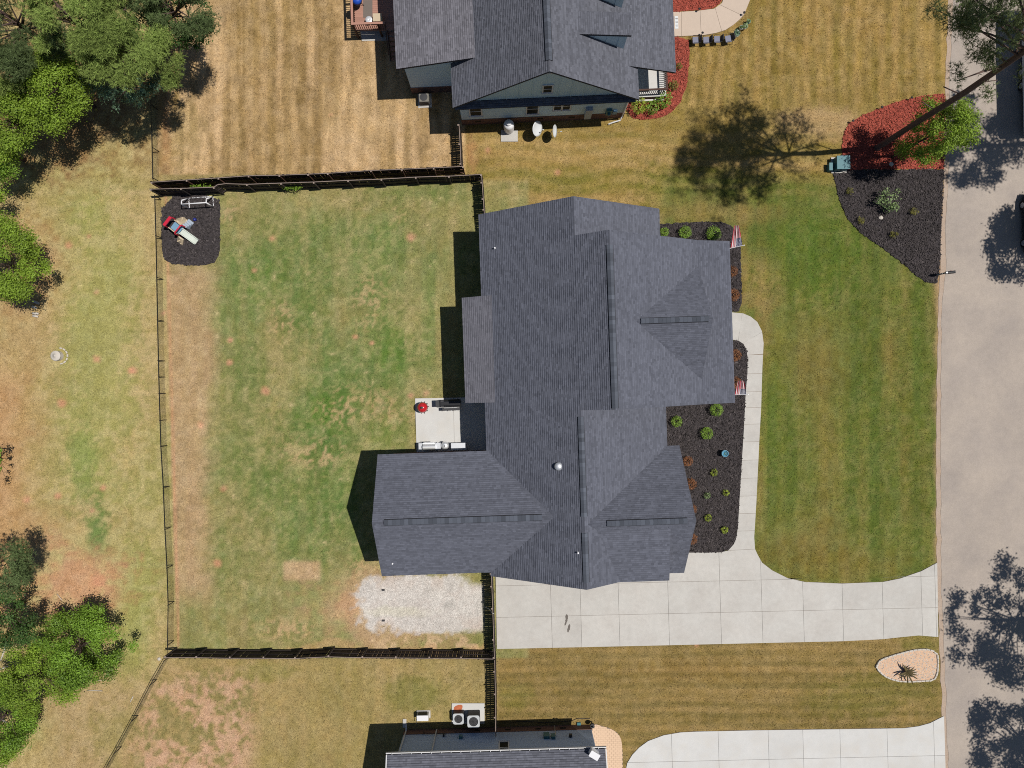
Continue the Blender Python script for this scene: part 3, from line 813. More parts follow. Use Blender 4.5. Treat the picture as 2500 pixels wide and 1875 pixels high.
def lap_wall(mb, u0, u1, z0, z1, plane, sg, top=None, step=.16):
    """clapboards on a wall facing v (sg -1 = towards the bottom of the picture); top(z) narrows gables"""
    z = z0; k = 0
    while z < z1 - .02:
        t = min(z+step, z1)
        a0, a1 = (u0, u1) if top is None else top((z+t)/2)
        if a1 - a0 > .05:
            d0 = plane + sg*.030; d1 = plane + sg*.008
            mb.add([(a0,d0,z),(a1,d0,z),(a1,d1,t),(a0,d1,t),(a0,plane,z),(a1,plane,z)], [(0,1,2,3),(0,4,5,1)], .5+.35*math.sin(k*2.3))
        z = t; k += 1

# ---------------- main house
H1 = house_root('house', 'large grey-shingled house with the front cross gable, in the middle of the picture', 3.0, 0.0, .034)
EL, PL = 4.56, .646
def hL(u): return EL + PL*(u+1.838)
R1, R2 = hL(4.15), hL(6.1)
LEFT_A = [(-1.838,11.39,EL),(-1.838,-12.78,EL),(4.15,-12.78,R1),(4.15,11.39,R1)]
LEFT_B = [(4.15,-1.75,R1),(6.1,-1.75,R2),(6.1,8.99,R2),(4.15,8.99,R1)]
def hR(u): return R1 - .646*(u-4.15)
RT = [(4.15,8.6,R1),(4.15,11.39,R1),(10.22,11.39,hR(10.22)),(10.22,8.6,hR(10.22))]
RB = [(4.15,-1.3,R1),(4.15,-12.78,R1),(7.0,-12.78,hR(7.0)),(5.5,-9.7,hR(5.5)),(4.5,-8.8,hR(4.5)),(10.22,-4.5,hR(10.22)),(10.22,-1.3,hR(10.22))]
def hM(u): return R2 - .65*(u-6.1)
RM = [(6.1,-1.75,R2),(6.1,8.99,R2),(12.4,8.99,hM(12.4)),(12.4,-1.75,hM(12.4))]
RP = [(12.4,-1.75,hM(12.4)),(12.4,8.99,hM(12.4)),(14.74,8.99,4.86),(14.74,-1.75,4.86)]
GV, GH = 3.58, 8.66
GU = [(7.66,GV,GH),(12.4,GV,GH),(12.4,7.25,hM(12.4)+.02)]
GD = [(7.66,GV,GH),(12.4,GV,GH),(12.4,-.09,hM(12.4)+.02)]
WR, WE, WV = 7.28, 4.6, -8.47
wend = (WR-EL)/PL - 1.838
WU = [(-9.12,-4.41,WE),(-9.12,WV,WR),(wend,WV,WR),(-1.76,-4.41,WE+.01)]
WD = [(-9.12,-12.5,WE),(-9.12,WV,WR),(wend,WV,WR),(-1.76,-12.5,WE+.01)]
CR, CV = 8.3, -8.8
CU = [(11.05,-4.5,4.5),(11.05,CV,CR),(4.36,CV,CR),(10.22,-4.5,4.5)]
CD = [(11.05,CV,CR),(11.05,-12.95,4.63),(9.4,-12.95,4.63),(9.4,CV,CR)]
CD2 = [(9.45,CV,CR),(9.45,-9.5,CR-.9*.7),(5.2,-9.5,CR-.9*.7),(4.36,CV,CR)]
SHD = [(9.55,-9.3,7.86),(9.55,-12.78,6.97),(6.3,-12.78,6.97),(4.95,-9.3,7.86)]
PO = [(-3.17,5.92,4.15),(-3.17,-1.18,4.15),(-1.15,-1.18,5.02),(-1.15,5.92,5.02)]
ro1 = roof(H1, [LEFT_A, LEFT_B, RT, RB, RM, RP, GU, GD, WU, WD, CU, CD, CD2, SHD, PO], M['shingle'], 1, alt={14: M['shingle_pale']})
up = .03
ridge_vent(ro1, (6.1,8.1,R2+up), (6.1,-1.66,R2+up), seed=1, slope=.62, w=.38)
ridge_vent(ro1, (4.15,-2.15,R1+up), (4.15,-8.3,R1+up), seed=2, slope=.62, w=.36)
ridge_vent(ro1, (4.15,-9.3,R1+up), (4.15,-12.35,R1+up), seed=3, slope=.62, w=.36)
ridge_vent(ro1, (8.0,GV,GH+up), (12.15,GV,GH+up), seed=4, slope=.8, w=.32)
ridge_vent(ro1, (-8.35,WV,WR+up), (1.6,WV,WR+up), seed=5, slope=.66, w=.36)
ridge_vent(ro1, (5.55,CV,CR+up), (10.5,CV,CR+up), seed=6, slope=.8, w=.34)
def gable_body(mb, prof, a0, a1, axis):
    n = len(prof)
    if axis == 'v': f = lambda p, a: (p[0], a, p[1])
    else: f = lambda p, a: (a, p[0], p[1])
    vs = [f(p, a0) for p in prof] + [f(p, a1) for p in prof]
    fs = [tuple(range(n)), tuple(range(n, 2*n))[::-1]] + [(k, n+k, n+(k+1)%n, (k+1)%n) for k in range(n)]
    mb.add(vs, fs)
d = .22
wb = MB()
gable_body(wb, [(-1.4,0),(-1.4,hL(-1.4)-d),(4.15,R1-d),(9.8,hR(9.8)-d),(9.8,0)], -12.35, 11.0, 'v')
gable_body(wb, [(1.0,0),(1.0,hL(1.0)-d),(6.1,R2-d),(12.0,hM(12.0)-d),(12.0,0)], -1.4, 8.62, 'v')
gable_body(wb, [(-12.1,0),(-12.1,4.62),(WV,WR-d),(-4.8,4.62),(-4.8,0)], -8.72, 0.5, 'u')
gable_body(wb, [(-12.36,0),(-12.36,4.7),(CV,CR-d),(-4.9,4.62),(-4.9,0)], 5.0, 10.7, 'u')
gable_body(wb, [(-.0,5.2),(GV,GH-d),(7.16,5.2)], 9.0, 12.15, 'u')
wb.bx(6.6, 9.3, -12.352, -9.4, 4.0, 6.72)
wb.build('wall', M['siding_cream'], H1)
bb = MB()
for u0, u1, v0, v1 in ((-1.44,9.84,-12.40,11.04),(1.0,12.04,-1.43,8.66),(-8.76,0,-12.14,-4.76),(5,10.74,-12.41,-4.86)): bb.bx(u0, u1, v0, v1, 0, .62)
bb.build('foundation', M['brick'], H1)
pf = MB().bx(12.05, 14.3, -1.35, 8.6, 0, .3).build('front_porch', M['concrete'], H1)
for v in (-1.2, 1.9, 5.2, 8.4):
    pc = MB(); pc.bx(13.98, 14.22, v-.12, v+.12, .3, 4.6); pc.bx(13.93, 14.27, v-.17, v+.17, .3, .5); pc.build('column', M['white'], H1)
MB().bx(-3.0, -1.41, -1.1, 5.8, 0, .25).build('back_porch', M['concrete'], H1)
for v in (-1.0, 2.35, 5.7): MB().bx(-2.98, -2.8, v-.09, v+.09, .25, 4.05).build('post', M['white'], H1)
st = MB()
for k in range(3): st.bx(-1.95+.18*k, -1.42, -2.6, -1.32, .16*k+.1, .16*k+.26)
st.build('back_steps', M['wood_dark'], H1)
for a, b, c_ in ((-.2,.9,1.1),(6.0,7.2,1.1),(2.3,4.2,1.1)): window(H1, a, b, c_, c_+1.5, 11.0, 'v+')
for a, b in ((-1.0,.4),(5.6,6.9),(7.2,8.3)): window(H1, a, b, 1.2, 2.7, 12.0, 'u+')
window(H1, -11.2, -10.1, 1.2, 2.7, -8.72, 'u-'); window(H1, -7.2, -6.1, 1.2, 2.7, -8.72, 'u-')
window(H1, 7.6, 8.9, 1.2, 2.8, -1.4, 'u-'); window(H1, 4.9, 6.0, 5.2, 6.3, -12.352, 'v-')
dr = MB().bx(11.98, 12.05, 3.1, 4.05, .32, 2.4).build('door', M['wood_dark'], H1)
MB().bx(12.05, 12.1, 3.18, 3.24, 1.25, 1.35).build('handle', M['steel'], dr)
for u in (6.3, 8.7):
    g = MB().bx(u-1.1, u+1.1, -12.41, -12.37, .02, 2.3).build('garage_door', M['white'], H1)
    for k in range(4): MB().bx(u-1.05, u+1.05, -12.425, -12.412, .06+k*.56, .58+k*.56).build('panel', M['white_plastic'], g)
# pipes and vent caps through the roof
def pipe(px, py, h, cap=False):
    w = W(px, py, h+.15); th = -math.atan(.034)
    u = w.x*math.cos(th) - w.y*math.sin(th); v = w.x*math.sin(th) + w.y*math.cos(th)
    if cap:
        m = MB(); m.lathe([(.09,-.35),(.09,.05),(.27,.06),(.25,.16),(.12,.22),(0.02,.23)], 18, (u,v,h)); m.build('vent_cap', M['steel_rough'], ro1, True)
    else:
        m = MB(); m.lathe([(.14,-.25),(.1,-.02),(.055,0),(.055,.33),(.04,.34)], 10, (u,v,h)); m.build('vent_pipe', M['white_plastic'], ro1, True)
pipe(1208,606,hL(-.95)); pipe(1364,1139,hL(2.72),True); pipe(1411,1349,hL(3.55)); pipe(959,1375,5.0)

# ---------------- neighbour's house at the top
H2 = house_root('house', 'dark-shingled house with pale blue-grey gable wall, at the top edge of the picture', 3.1, 25.0, .045)
A2, E2, S2 = 9.42, 4.5, .79
def g2(u): return A2 - S2*abs(u-3.1)
TOPV = 34.0
P_L = [(-3.115,18.63,E2),(-3.115,22.0,E2),(-1.45,22.0,g2(-1.45)),(-1.45,TOPV,g2(-1.45)),(3.1,TOPV,A2),(3.1,18.63,A2)]
P_LB = [(-6.75,21.3,4.72),(-6.75,TOPV,4.72),(-1.4,TOPV,g2(-1.45)+.03),(-1.4,21.3,g2(-1.45)+.03)]
P_R = [(3.1,18.63,A2),(3.1,TOPV,A2),(8.6,TOPV,g2(8.6)),(8.6,20.7,g2(8.6)),(9.34,20.7,E2),(9.34,18.63,E2)]
P_RP = [(8.55,20.66,g2(8.6)+.03),(8.55,TOPV,g2(8.6)+.03),(12.08,TOPV,3.72),(12.08,20.66,3.72)]
dorm = [[(5.12,a,7.83),(5.12,b,7.83),(8.5,b,7.34),(8.5,a,7.34)] for a, b in ((21.56,23.0),(24.25,25.7))]
ro2 = roof(H2, [P_L, P_LB, P_R, P_RP] + dorm, M['shingle2'], 2, alt={1: M['shingle_lit2']})
ridge_vent(ro2, (3.1,19.3,A2+.03), (3.1,31.0,A2+.03), seed=7, slope=.75, w=.4)
wb = MB(); VW = 19.15
gable_body(wb, [(-2.75,0),(-2.75,g2(-2.75)-.2),(3.1,A2-.2),(8.95,g2(8.95)-.2),(8.95,0)], VW, TOPV-.3, 'v')
gable_body(wb, [(-6.3,0),(-6.3,4.62),(-1.4,5.6),(-1.4,0)], 21.62, TOPV-.3, 'v')
wl2 = wb.build('wall', M['siding_blue'], H2)
sb = MB(); lap_wall(sb, -2.75, 8.95, .95, 4.12, VW, -1); lap_wall(sb, -6.3, -2.6, .95, 4.55, 21.62, -1, top=lambda z: (-6.3, -2.6))
sb.build('clapboards', M['siding_blue'], wl2, kind='stuff')
bk = MB()
for u0, u1, v in ((-2.79, 8.99, VW), (-6.34, -2.7, 21.62)):
    z = 0.0; row = 0
    while z < .93:
        u = u0 + (0 if row % 2 else -.11)
        while u < u1:
            a, b = max(u, u0), min(u+.205, u1)
            if b-a > .03: bk.bx(a, b, v-.05, v, z, z+.066, random.random())
            u += .215
        z += .077; row += 1
bk.build('bricks', M['brick'], wl2, kind='stuff')
MB().bx(-6.36, -6.3, 21.58, TOPV-.4, 0, .94).build('foundation', M['brick'], H2)
# board-and-batten gable
for k in range(13):
    u = -2.1 + k*.86
    zt = g2(u)-.24
    if zt > 4.5: MB().bx(u-.025, u+.025, VW-.03, VW, 4.3, zt).build('batten', M['siding_blue'], wl2)
MB().bx(1.4, 4.8, VW-.035, VW, 7.9, 8.02).build('gable_trim', M['white'], wl2)
pent = MB().slab3([(-3.0,18.68,4.05),(9.2,18.68,4.05),(9.2,VW,4.28),(-3.0,VW,4.28)], .1).build('pent_roof', M['deck_under'], H2)
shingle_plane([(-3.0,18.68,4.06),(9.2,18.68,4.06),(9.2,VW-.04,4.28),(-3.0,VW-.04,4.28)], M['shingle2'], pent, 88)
for (a, b) in ((21.56,23.0),(24.25,25.7)):
    dm = MB()
    dm.add([(5.3,a+.12,7.6),(8.3,a+.12,7.2),(8.3,a+.12,5.0),(5.3,b-.12,7.6),(8.3,b-.12,7.2),(8.3,b-.12,5.0),(5.3,a+.12,7.4),(5.3,b-.12,7.4)], [(0,1,2,6),(3,7,5,4),(1,4,5,2),(0,3,4,1)])
    do = dm.build('dormer', M['siding_blue'], H2)
    for u in (6.2, 7.0, 7.8): MB().bx(u-.02, u+.02, a+.085, a+.118, g2(u)-.1, 7.22).build('batten', M['siding_blue'], do)
window(H2, -2.06, -1.31, 1.75, 3.2, VW, 'v-'); window(H2, 1.92, 2.67, 1.6, 3.35, VW, 'v-')
window(H2, 3.80, 4.28, 2.1, 3.35, VW, 'v-'); window(H2, 4.42, 4.90, 2.1, 3.35, VW, 'v-')
window(H2, 2.92, 3.45, 5.2, 6.25, VW, 'v-')
for u in (-1.6, 2.9, 5.2): MB().bx(u-.2, u+.2, VW-.07, VW-.05, .5, .72).build('foundation_vent', M['black_metal'], wl2)
eb = MB(); eb.bx(6.05, 6.52, VW-.3, VW-.02, .75, 2.35).build('electric_panel', M['grey_plastic'], H2)
eb = MB(); eb.bx(7.55, 7.95, VW-.22, VW-.02, 1.1, 1.9); eb.lathe([(.12,0),(.12,.14),(.02,.15)], 12, (7.75,VW-.3,1.45)); eb.build('electric_meter', M['teal_paint'], H2)
eb = MB(); eb.bx(8.05, 8.35, VW-.18, VW-.02, 1.1, 1.6).build('utility_box', M['blue_plastic'], H2)
dsp = MB(); dsp.tube([(8.85,VW-.1,4.3),(8.85,VW-.1,.5),(8.75,VW-.3,.25),(8.2,VW-.42,.2),(7.9,VW-.5,.12)], .05, 8); dsp.build('downspout', M['white'], H2)
# porch corner at the right front
pp = MB().bx(8.99, 12.0, 20.3, TOPV-.3, 0, .72).build('porch_base', M['brick'], H2)
MB().bx(8.97, 12.05, 20.25, TOPV-.3, .72, .8).build('porch_floor', M['concrete_pale'], pp)
rl = MB().bx(11.86, 11.98, 20.34, TOPV-.4, 1.66, 1.73).build('porch_rail', M['wood_dark'], H2)
MB().bx(8.99, 11.86, 20.34, 20.46, 1.66, 1.73).build('rail_bar', M['wood_dark'], rl)
for k in range(20):
    MB().bx(9.06+k*.14, 9.10+k*.14, 20.38, 20.42, .8, 1.66).build('baluster', M['wood_dark'], rl)
for k in range(24):
    MB().bx(11.90, 11.94, 20.52+k*.14, 20.56+k*.14, .8, 1.66).build('baluster', M['wood_dark'], rl)
for v in (23.0, 26.0, 29.0): MB().bx(11.8, 12.0, v-.1, v+.1, .8, 3.5).build('porch_post', M['white'], H2)
MB().bx(8.9, 11.95, 20.12, 20.25, .30, .36).build('porch_ledge', M['concrete_pale'], pp)

# ---------------- neighbour's house at the bottom
H3 = house_root('house', 'grey-sided house with white gutters, cut off by the bottom edge', 0.0, -31.0, .028)
E3 = 4.4; VE = -24.62; VR = -31.2; P3 = .42
RIDGE3 = E3 + P3*(VE-VR)
u3a, u3b = -9.05, 5.55
S3a = [(u3a,VE,E3),(u3b,VE,E3),(u3b,VR,RIDGE3),(u3a,VR,RIDGE3)]
S3b = [(u3a,2*VR-VE,E3),(u3b,2*VR-VE,E3),(u3b,VR,RIDGE3),(u3a,VR,RIDGE3)]
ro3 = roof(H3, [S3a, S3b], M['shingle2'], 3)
ridge_vent(ro3, (u3a+.6,VR,RIDGE3+.03), (u3b-.6,VR,RIDGE3+.03), seed=9, slope=.4)
VW3 = -25.13
wb = MB(); gable_body(wb, [(VW3,0),(VW3,4.3),(VR,RIDGE3-.2),(2*VR-VW3,4.3),(2*VR-VW3,0)], u3a+.5, u3b-.5, 'u')
wl3 = wb.build('wall', M['siding_grey'], H3)
sb = MB(); lap_wall(sb, u3a+.5, u3b-.5, .75, 4.2, VW3, 1); sb.build('clapboards', M['siding_grey'], wl3, kind='stuff')
MB().bx(u3a+.46, u3b-.46, VW3, VW3+.05, 0, .75).build('foundation', M['brick'], H3)
gt = MB(); gt.bx(u3a-.1, u3b+.1, VE+.11, VE+.135, E3-.12, E3+.03); gt.bx(u3a-.1, u3b+.1, VE+.0, VE+.11, E3-.13, E3-.11)
gu = gt.build('gutter', M['white'], H3)
for k in range(22): MB().bx(u3a+.3+k*.66, u3a+.33+k*.66, VE-.05, VE+.115, E3+.0, E3+.02).build('gutter_hanger', M['white'], gu)
for u, s in ((u3a, -1), (u3b, 1)):
    rk = MB(); a, b = sorted((u+s*.02, u+s*.09))
    rk.add([(a,VE,E3-.12),(b,VE,E3-.12),(b,VE,E3+.03),(a,VE,E3+.03),(a,VR,RIDGE3-.12),(b,VR,RIDGE3-.12),(b,VR,RIDGE3+.03),(a,VR,RIDGE3+.03)], [(0,1,2,3),(4,7,6,5),(0,4,5,1),(1,5,6,2),(2,6,7,3),(3,7,4,0)])
    rk.build('rake_board', M['white'], H3)
window(H3, -1.55, -.98, 2.2, 3.75, VW3, 'v+')
for u in (-3.2, -1.0, 1.2, 3.0): MB().bx(u-.2, u+.2, VW3+.05, VW3+.07, .35, .55).build('foundation_vent', M['black_metal'], wl3)
for u, z, w, hh in ((1.75,1.3,.42,.62),(2.22,1.5,.28,.5),(3.45,1.6,.22,.22),(-4.35,1.3,.26,.28),(-5.6,1.1,.12,.12)):
    MB().bx(u-w/2, u+w/2, VW3+.03, VW3+.22, z, z+hh).build('utility_box', M['teal_paint'] if w > .25 else M['dark_plastic'], H3)
for pts in ([(-8.42,VW3+.1,4.2),(-8.42,VW3+.1,.3),(-8.42,VW3+.5,.12)], [(-6.2,VW3+.08,4.2),(-6.2,VW3+.08,.2)]): MB().tube(pts, .05, 8).build('downspout', M['white'], H3)
MB().tube([(-7.1,VW3+.12,.5),(-7.1,VW3+.1,.85),(-5.5,VW3+.1,.85),(-5.5,VW3+.1,1.1)], .025, 6).build('conduit', M['dark_plastic'], H3)
MB().tube([(2.4,VW3+.12,.2),(2.4,VW3+.12,1.6)], .03, 6).build('conduit', M['steel_rough'], H3)
# ------------------------------------------------------------------ board fences
PICK = {}
def picket_mesh(w, h, t=.018):
    k = (round(w, 3), round(h, 2))
    if k not in PICK:
        c = .03
        prof = [(-w/2,0),(w/2,0),(w/2,h-c),(w/2-c,h),(-w/2+c,h),(-w/2,h-c)]
        n = 6
        vs = [(a,-t/2,b) for a,b in prof] + [(a,t/2,b) for a,b in prof]
        fs = [tuple(range(n)), tuple(range(n,2*n))[::-1]] + [(q, n+q, n+(q+1)%n, (q+1)%n) for q in range(n)]
        me = bpy.data.meshes.new('picket'); me.from_pydata(vs, [], fs)
        at = me.attributes.new('tone', 'FLOAT', 'FACE'); at.data.foreach_set('value', [.5]*len(fs))
        PICK[k] = me
    return PICK[k]
def board_fence(label, top_px, side, m, h=1.75, posts=(), gap=.004, pw=.14, rails=(.25,.95,1.55), top_rail=True, wob=.015, seed=1):
    """top_px: photo positions of the top edge (height h). side = +1 posts and rails on the left of the run direction"""
    r = random.Random(seed)
    P = [W(a, b, h) for a, b in top_px]
    for p in P: p.z = 0
    root = thing('wooden_fence', label, 'fence', P[0])
    O = P[0]
    seg = []
    for a, b in zip(P[:-1], P[1:]): seg.append((a, b, (b-a).length))
    tot = sum(s[2] for s in seg)
    def at(d):
        for a, b, l in seg:
            if d <= l or (a, b, l) == seg[-1]:
                t = (b-a).normalized(); return a + t*d, t
            d -= l
    d = pw/2
    me = picket_mesh(pw, h)
    while d < tot:
        p, t = at(d)
        o = link('picket', me, m, root)
        nrm = Vector((-t.y, t.x, 0))
        q = p - O - nrm*(side*.035) + nrm*r.uniform(-.006, .006)
        o.location = (q.x, q.y, r.uniform(-.02, .02))
        o.rotation_euler = (r.uniform(-.012, .012), r.uniform(-.006, .006), math.atan2(t.y, t.x))
        d += pw + gap
    for (a, b, l) in seg:
        t = (b-a).normalized(); nrm = Vector((-t.y, t.x, 0))
        for z in rails:
            MB().bar(a-O+nrm*(side*.0)+Vector((0,0,z)), b-O+nrm*(side*.0)+Vector((0,0,z)), .04, .085).build('rail', m, root)
        if top_rail:
            MB().bar(a-O+nrm*(side*.01)+Vector((0,0,h-.015)), b-O+nrm*(side*.01)+Vector((0,0,h-.015)), .04, .03).build('top_rail', M['fence_top'], root)
    for px, py in posts:
        p = W(px, py, h); p.z = 0
        best = min(seg, key=lambda s: (p-(s[0]+(s[1]-s[0]).normalized()*max(0, min(s[2], (p-s[0]).dot((s[1]-s[0]).normalized()))))).length)
        a, b, l = best; t = (b-a).normalized(); nrm = Vector((-t.y, t.x, 0))
        f = a + t*max(0, min(l, (p-a).dot(t)))
        c = f - O + nrm*(side*.075)
        po = MB(); po.bx(c.x-.045, c.x+.045, c.y-.045, c.y+.045, 0, h-.01)
        po = po.build('post', m, root)
        MB().bx(c.x-.05, c.x+.05, c.y-.05, c.y+.05, h-.009, h+.012).build('post_cap', M['fence_top'], po)
    return root
F2 = [(364,461.6),(441.6,459.6),(522,456.6),(531,450.6),(551,448),(602.7,449.6),(686,446.6),(765.8,444),(849.7,440),(931,437),(1014.8,432),(1096,429.7),(1176,425.4)]
board_fence('long black board fence along the top of the back yard, by the play area', F2, -1, M['black_fence'], posts=[(368,461.5),(441.6,459.6),(522,456.6),(602.7,449.6),(686,446.6),(765.8,444),(849.7,440),(931,437),(1014.8,432),(1096,429.7),(1174,425.6)], seed=1)
F1 = [(366,444.7),(455.5,439),(533,434),(606.7,428.7),(682,427.3),(752,424.8),(800,422.8),(905.4,415.8),(981,412.8),(1058.6,409.4),(1130,405.9)]
board_fence('long brown board fence running just behind the black one', F1, -1, M['brown_fence'], posts=[(370,444.4)]+F1[1:], seed=2)
F3 = [(1176,426.5),(1183,524),(1186,560)]
board_fence('short black fence with a gate between the top fence and the grey house', F3, -1, M['black_fence'], posts=[(1177.5,446),(1180,486),(1182,512)], seed=3)
F4 = [(1120.7,300),(1123,340),(1126,403)]
board_fence('short brown fence running down from the blue-grey house wall', F4, -1, M['brown_fence'], posts=[(1121,305),(1123.5,352),(1126,400)], gap=.014, seed=4)
F5 = [(399.4,1605.9),(479,1606),(560.8,1607.4),(643,1607.4),(720,1608),(801.8,1604),(884.7,1606),(966.3,1606.7),(1048,1607.4),(1125.7,1607.4),(1204,1609.4)]
board_fence('long black board fence along the bottom of the back yard', F5, 1, M['black_fence'], posts=[(403,1606)]+F5[1:-1], seed=5, gap=.010)
F6 = [(1198,1360),(1200,1400),(1203,1480),(1207.5,1609)]
board_fence('short black fence with a gate between the gravel pad and the driveway', F6, -1, M['black_fence'], posts=[(1199.6,1401),(1200.6,1432),(1203,1486),(1205.5,1562),(1207,1606)], seed=6)
F7 = [(1208,1612),(1210,1700),(1210,1800)]
board_fence('short brown fence running down to the grey-sided house', F7, -1, M['brown_fence'], posts=[(1208.5,1640),(1209.5,1695),(1210,1752)], gap=.016, seed=7)

# ------------------------------------------------------------------ wire fences
def wire_fence(label, rail_px, post_px, h=.98, seed=1):
    P = [W(a, b, h) for a, b in rail_px]
    O = Vector((P[0].x, P[0].y, 0))
    root = thing('wire_fence', label, 'fence', O)
    for a, b in zip(P[:-1], P[1:]):
        MB().tube([a-O, b-O], .022, 6).build('top_rail', M['wire'], root)
    for px, py in post_px:
        p = W(px, py, h) - O
        po = MB(); po.tube([(p.x,p.y,0),(p.x,p.y,h+.04)], .03, 8); po.build('post', M['wire'], root)
    V = []; F = []
    def wire(p, q):
        d = (q-p).normalized(); s = d.cross(Vector((0,0,1)))
        s = s.normalized() if s.length > .01 else Vector((1,0,0))
        u = s.cross(d).normalized(); b = len(V); w = .0014
        for e in (p, q): V.extend([e+s*w, e-s*w*.5+u*w, e-s*w*.5-u*w])
        F.extend([(b,b+1,b+4,b+3),(b+1,b+2,b+5,b+4),(b+2,b,b+3,b+5)])
    for a, b in zip(P[:-1], P[1:]):
        a0 = a-O; b0 = b-O; a0.z = b0.z = 0; L = (b0-a0).length; t = (b0-a0)/L
        n = int(L/.065)
        for k in range(-int(h/.065), n):
            for sg in (1, -1):
                s0 = k*.065; s1 = s0 + (h-.06)
                if sg < 0: s0, s1 = s1, s0
                z0, z1 = .04, h-.02
                if s0 < 0: z0 += (0-s0)/(s1-s0)*(z1-z0); s0 = 0
                if s1 < 0: z1 = z0 + (0-s0)/(s1-s0)*(z1-z0); s1 = 0
                if s0 > L: z0 += (L-s0)/(s1-s0)*(z1-z0); s0 = L
                if s1 > L: z1 = z0 + (L-s0)/(s1-s0)*(z1-z0); s1 = L
                if abs(s1-s0) < .01: continue
                wire(a0+t*s0+Vector((0,0,z0)), a0+t*s1+Vector((0,0,z1)))
    np_mesh('wire_mesh', np.array([tuple(v) for v in V]), np.array(F), M['wire'], root, kind='stuff')
wire_fence('black wire fence between the left field and the back yard', [(377,476),(380,575),(384,781),(387,920),(392,1090),(398,1192),(402,1293),(407,1388),(410,1478),(408,1596)],
           [(377,478),(379.7,574.8),(382.4,677),(383.8,781),(385.7,880),(387,920),(388,960.7),(390,1026.7),(392,1090.6),(398,1191.8),(402,1293),(407,1387.4),(410,1478),(408.6,1576)])
wire_fence('black wire fence under the trees at the top left', [(362,-40),(366,140),(368,246),(372.5,438)], [(364,60),(366,150),(369,255),(372.5,360),(372.5,434)])
wire_fence('black wire fence slanting away to the lower left corner', [(401,1612.7),(366,1673),(320,1762),(278,1840),(230,1925)], [(400,1614),(366,1673),(320,1762),(278,1840),(240,1908)])

# ------------------------------------------------------------------ trees
def lumps(c, rad, n, lr, r, flat=.8, mult=1.45):
    out = []; ph = r.uniform(0, 6.28, 2)
    for _ in range(int(n*mult)):
        while True:
            p = r.uniform(-1, 1, 3)
            if .12 < (p*p).sum() < 1: break
        p = p/np.sqrt((p*p).sum())**.45
        p[2] = p[2]*flat
        an = math.atan2(p[1], p[0])
        w = 1 + .11*math.sin(an*3+ph[0]) + .09*math.sin(an*5+ph[1])
        p[:2] *= w
        out.append((np.array(c) + p*np.array(rad)*.92, lr*r.uniform(.4, 1.0)))
    return out
def leaf_cloud(LP, per, size, r, squash=.75, up=.55, mu=.74, sd=.28):
    V = []; TN = []
    for c, lr in LP:
        n = int(per*lr*lr)
        d = r.normal(size=(n, 3)); d /= np.linalg.norm(d, axis=1)[:, None]
        d[:, 2] = np.where(r.rand(n) < up, np.abs(d[:, 2]), d[:, 2])
        rad = lr*np.clip(r.normal(mu, sd, n), .1, 1.5)
        C = c + d*rad[:, None]*np.array([1, 1, squash])
        nn = d + r.normal(0, .55, (n, 3)); nn[:, 2] += .35; nn /= np.linalg.norm(nn, axis=1)[:, None]
        a = np.cross(nn, r.normal(size=(n, 3))); a /= np.linalg.norm(a, axis=1)[:, None]
        b = np.cross(nn, a)
        s = size*r.uniform(.6, 1.35, n)[:, None]
        V.append(np.stack([C-a*s, C-b*s*.55, C+a*s, C+b*s*.55], 1))
        TN.append(np.clip(r.normal(.5, .2, n) + r.normal(0, .2), 0, 1))
    V = np.concatenate(V).reshape(-1, 3); TN = np.concatenate(TN)
    return V, np.arange(len(V)).reshape(-1, 4), TN
def needle_cloud(LP, per, ln, r, squash=.5):
    V = []; TN = []
    for c, lr in LP:
        n = int(per*lr*lr)
        d = r.normal(size=(n, 3)); d /= np.linalg.norm(d, axis=1)[:, None]
        C = c + d*(lr*r.uniform(.25, 1.05, n)[:, None])*np.array([1, 1, squash])
        ax = d*.6 + r.normal(0, .4, (n, 3)) + np.array([0, 0, .45]); ax /= np.linalg.norm(ax, axis=1)[:, None]
        tn = np.clip(r.normal(.5, .17, n) + r.normal(0, .16) + .25*d[:, 2], 0, 1)  # upper needles lighter, lower darker: clump shading put into the tone
        for k in range(9):
            q = ax + r.normal(0, .7, (n, 3)); q /= np.linalg.norm(q, axis=1)[:, None]
            s = np.cross(q, r.normal(size=(n, 3))); s /= np.linalg.norm(s, axis=1)[:, None]
            l = ln*r.uniform(.7, 1.25, n)[:, None]; w = .011
            V.append(np.stack([C-s*w, C+s*w, C+q*l+s*w*.35, C+q*l-s*w*.35], 1)); TN.append(np.clip(tn + r.normal(0, .08, n), 0, 1))
    V = np.concatenate(V).reshape(-1, 3); TN = np.concatenate(TN)
    return V, np.arange(len(V)).reshape(-1, 4), TN
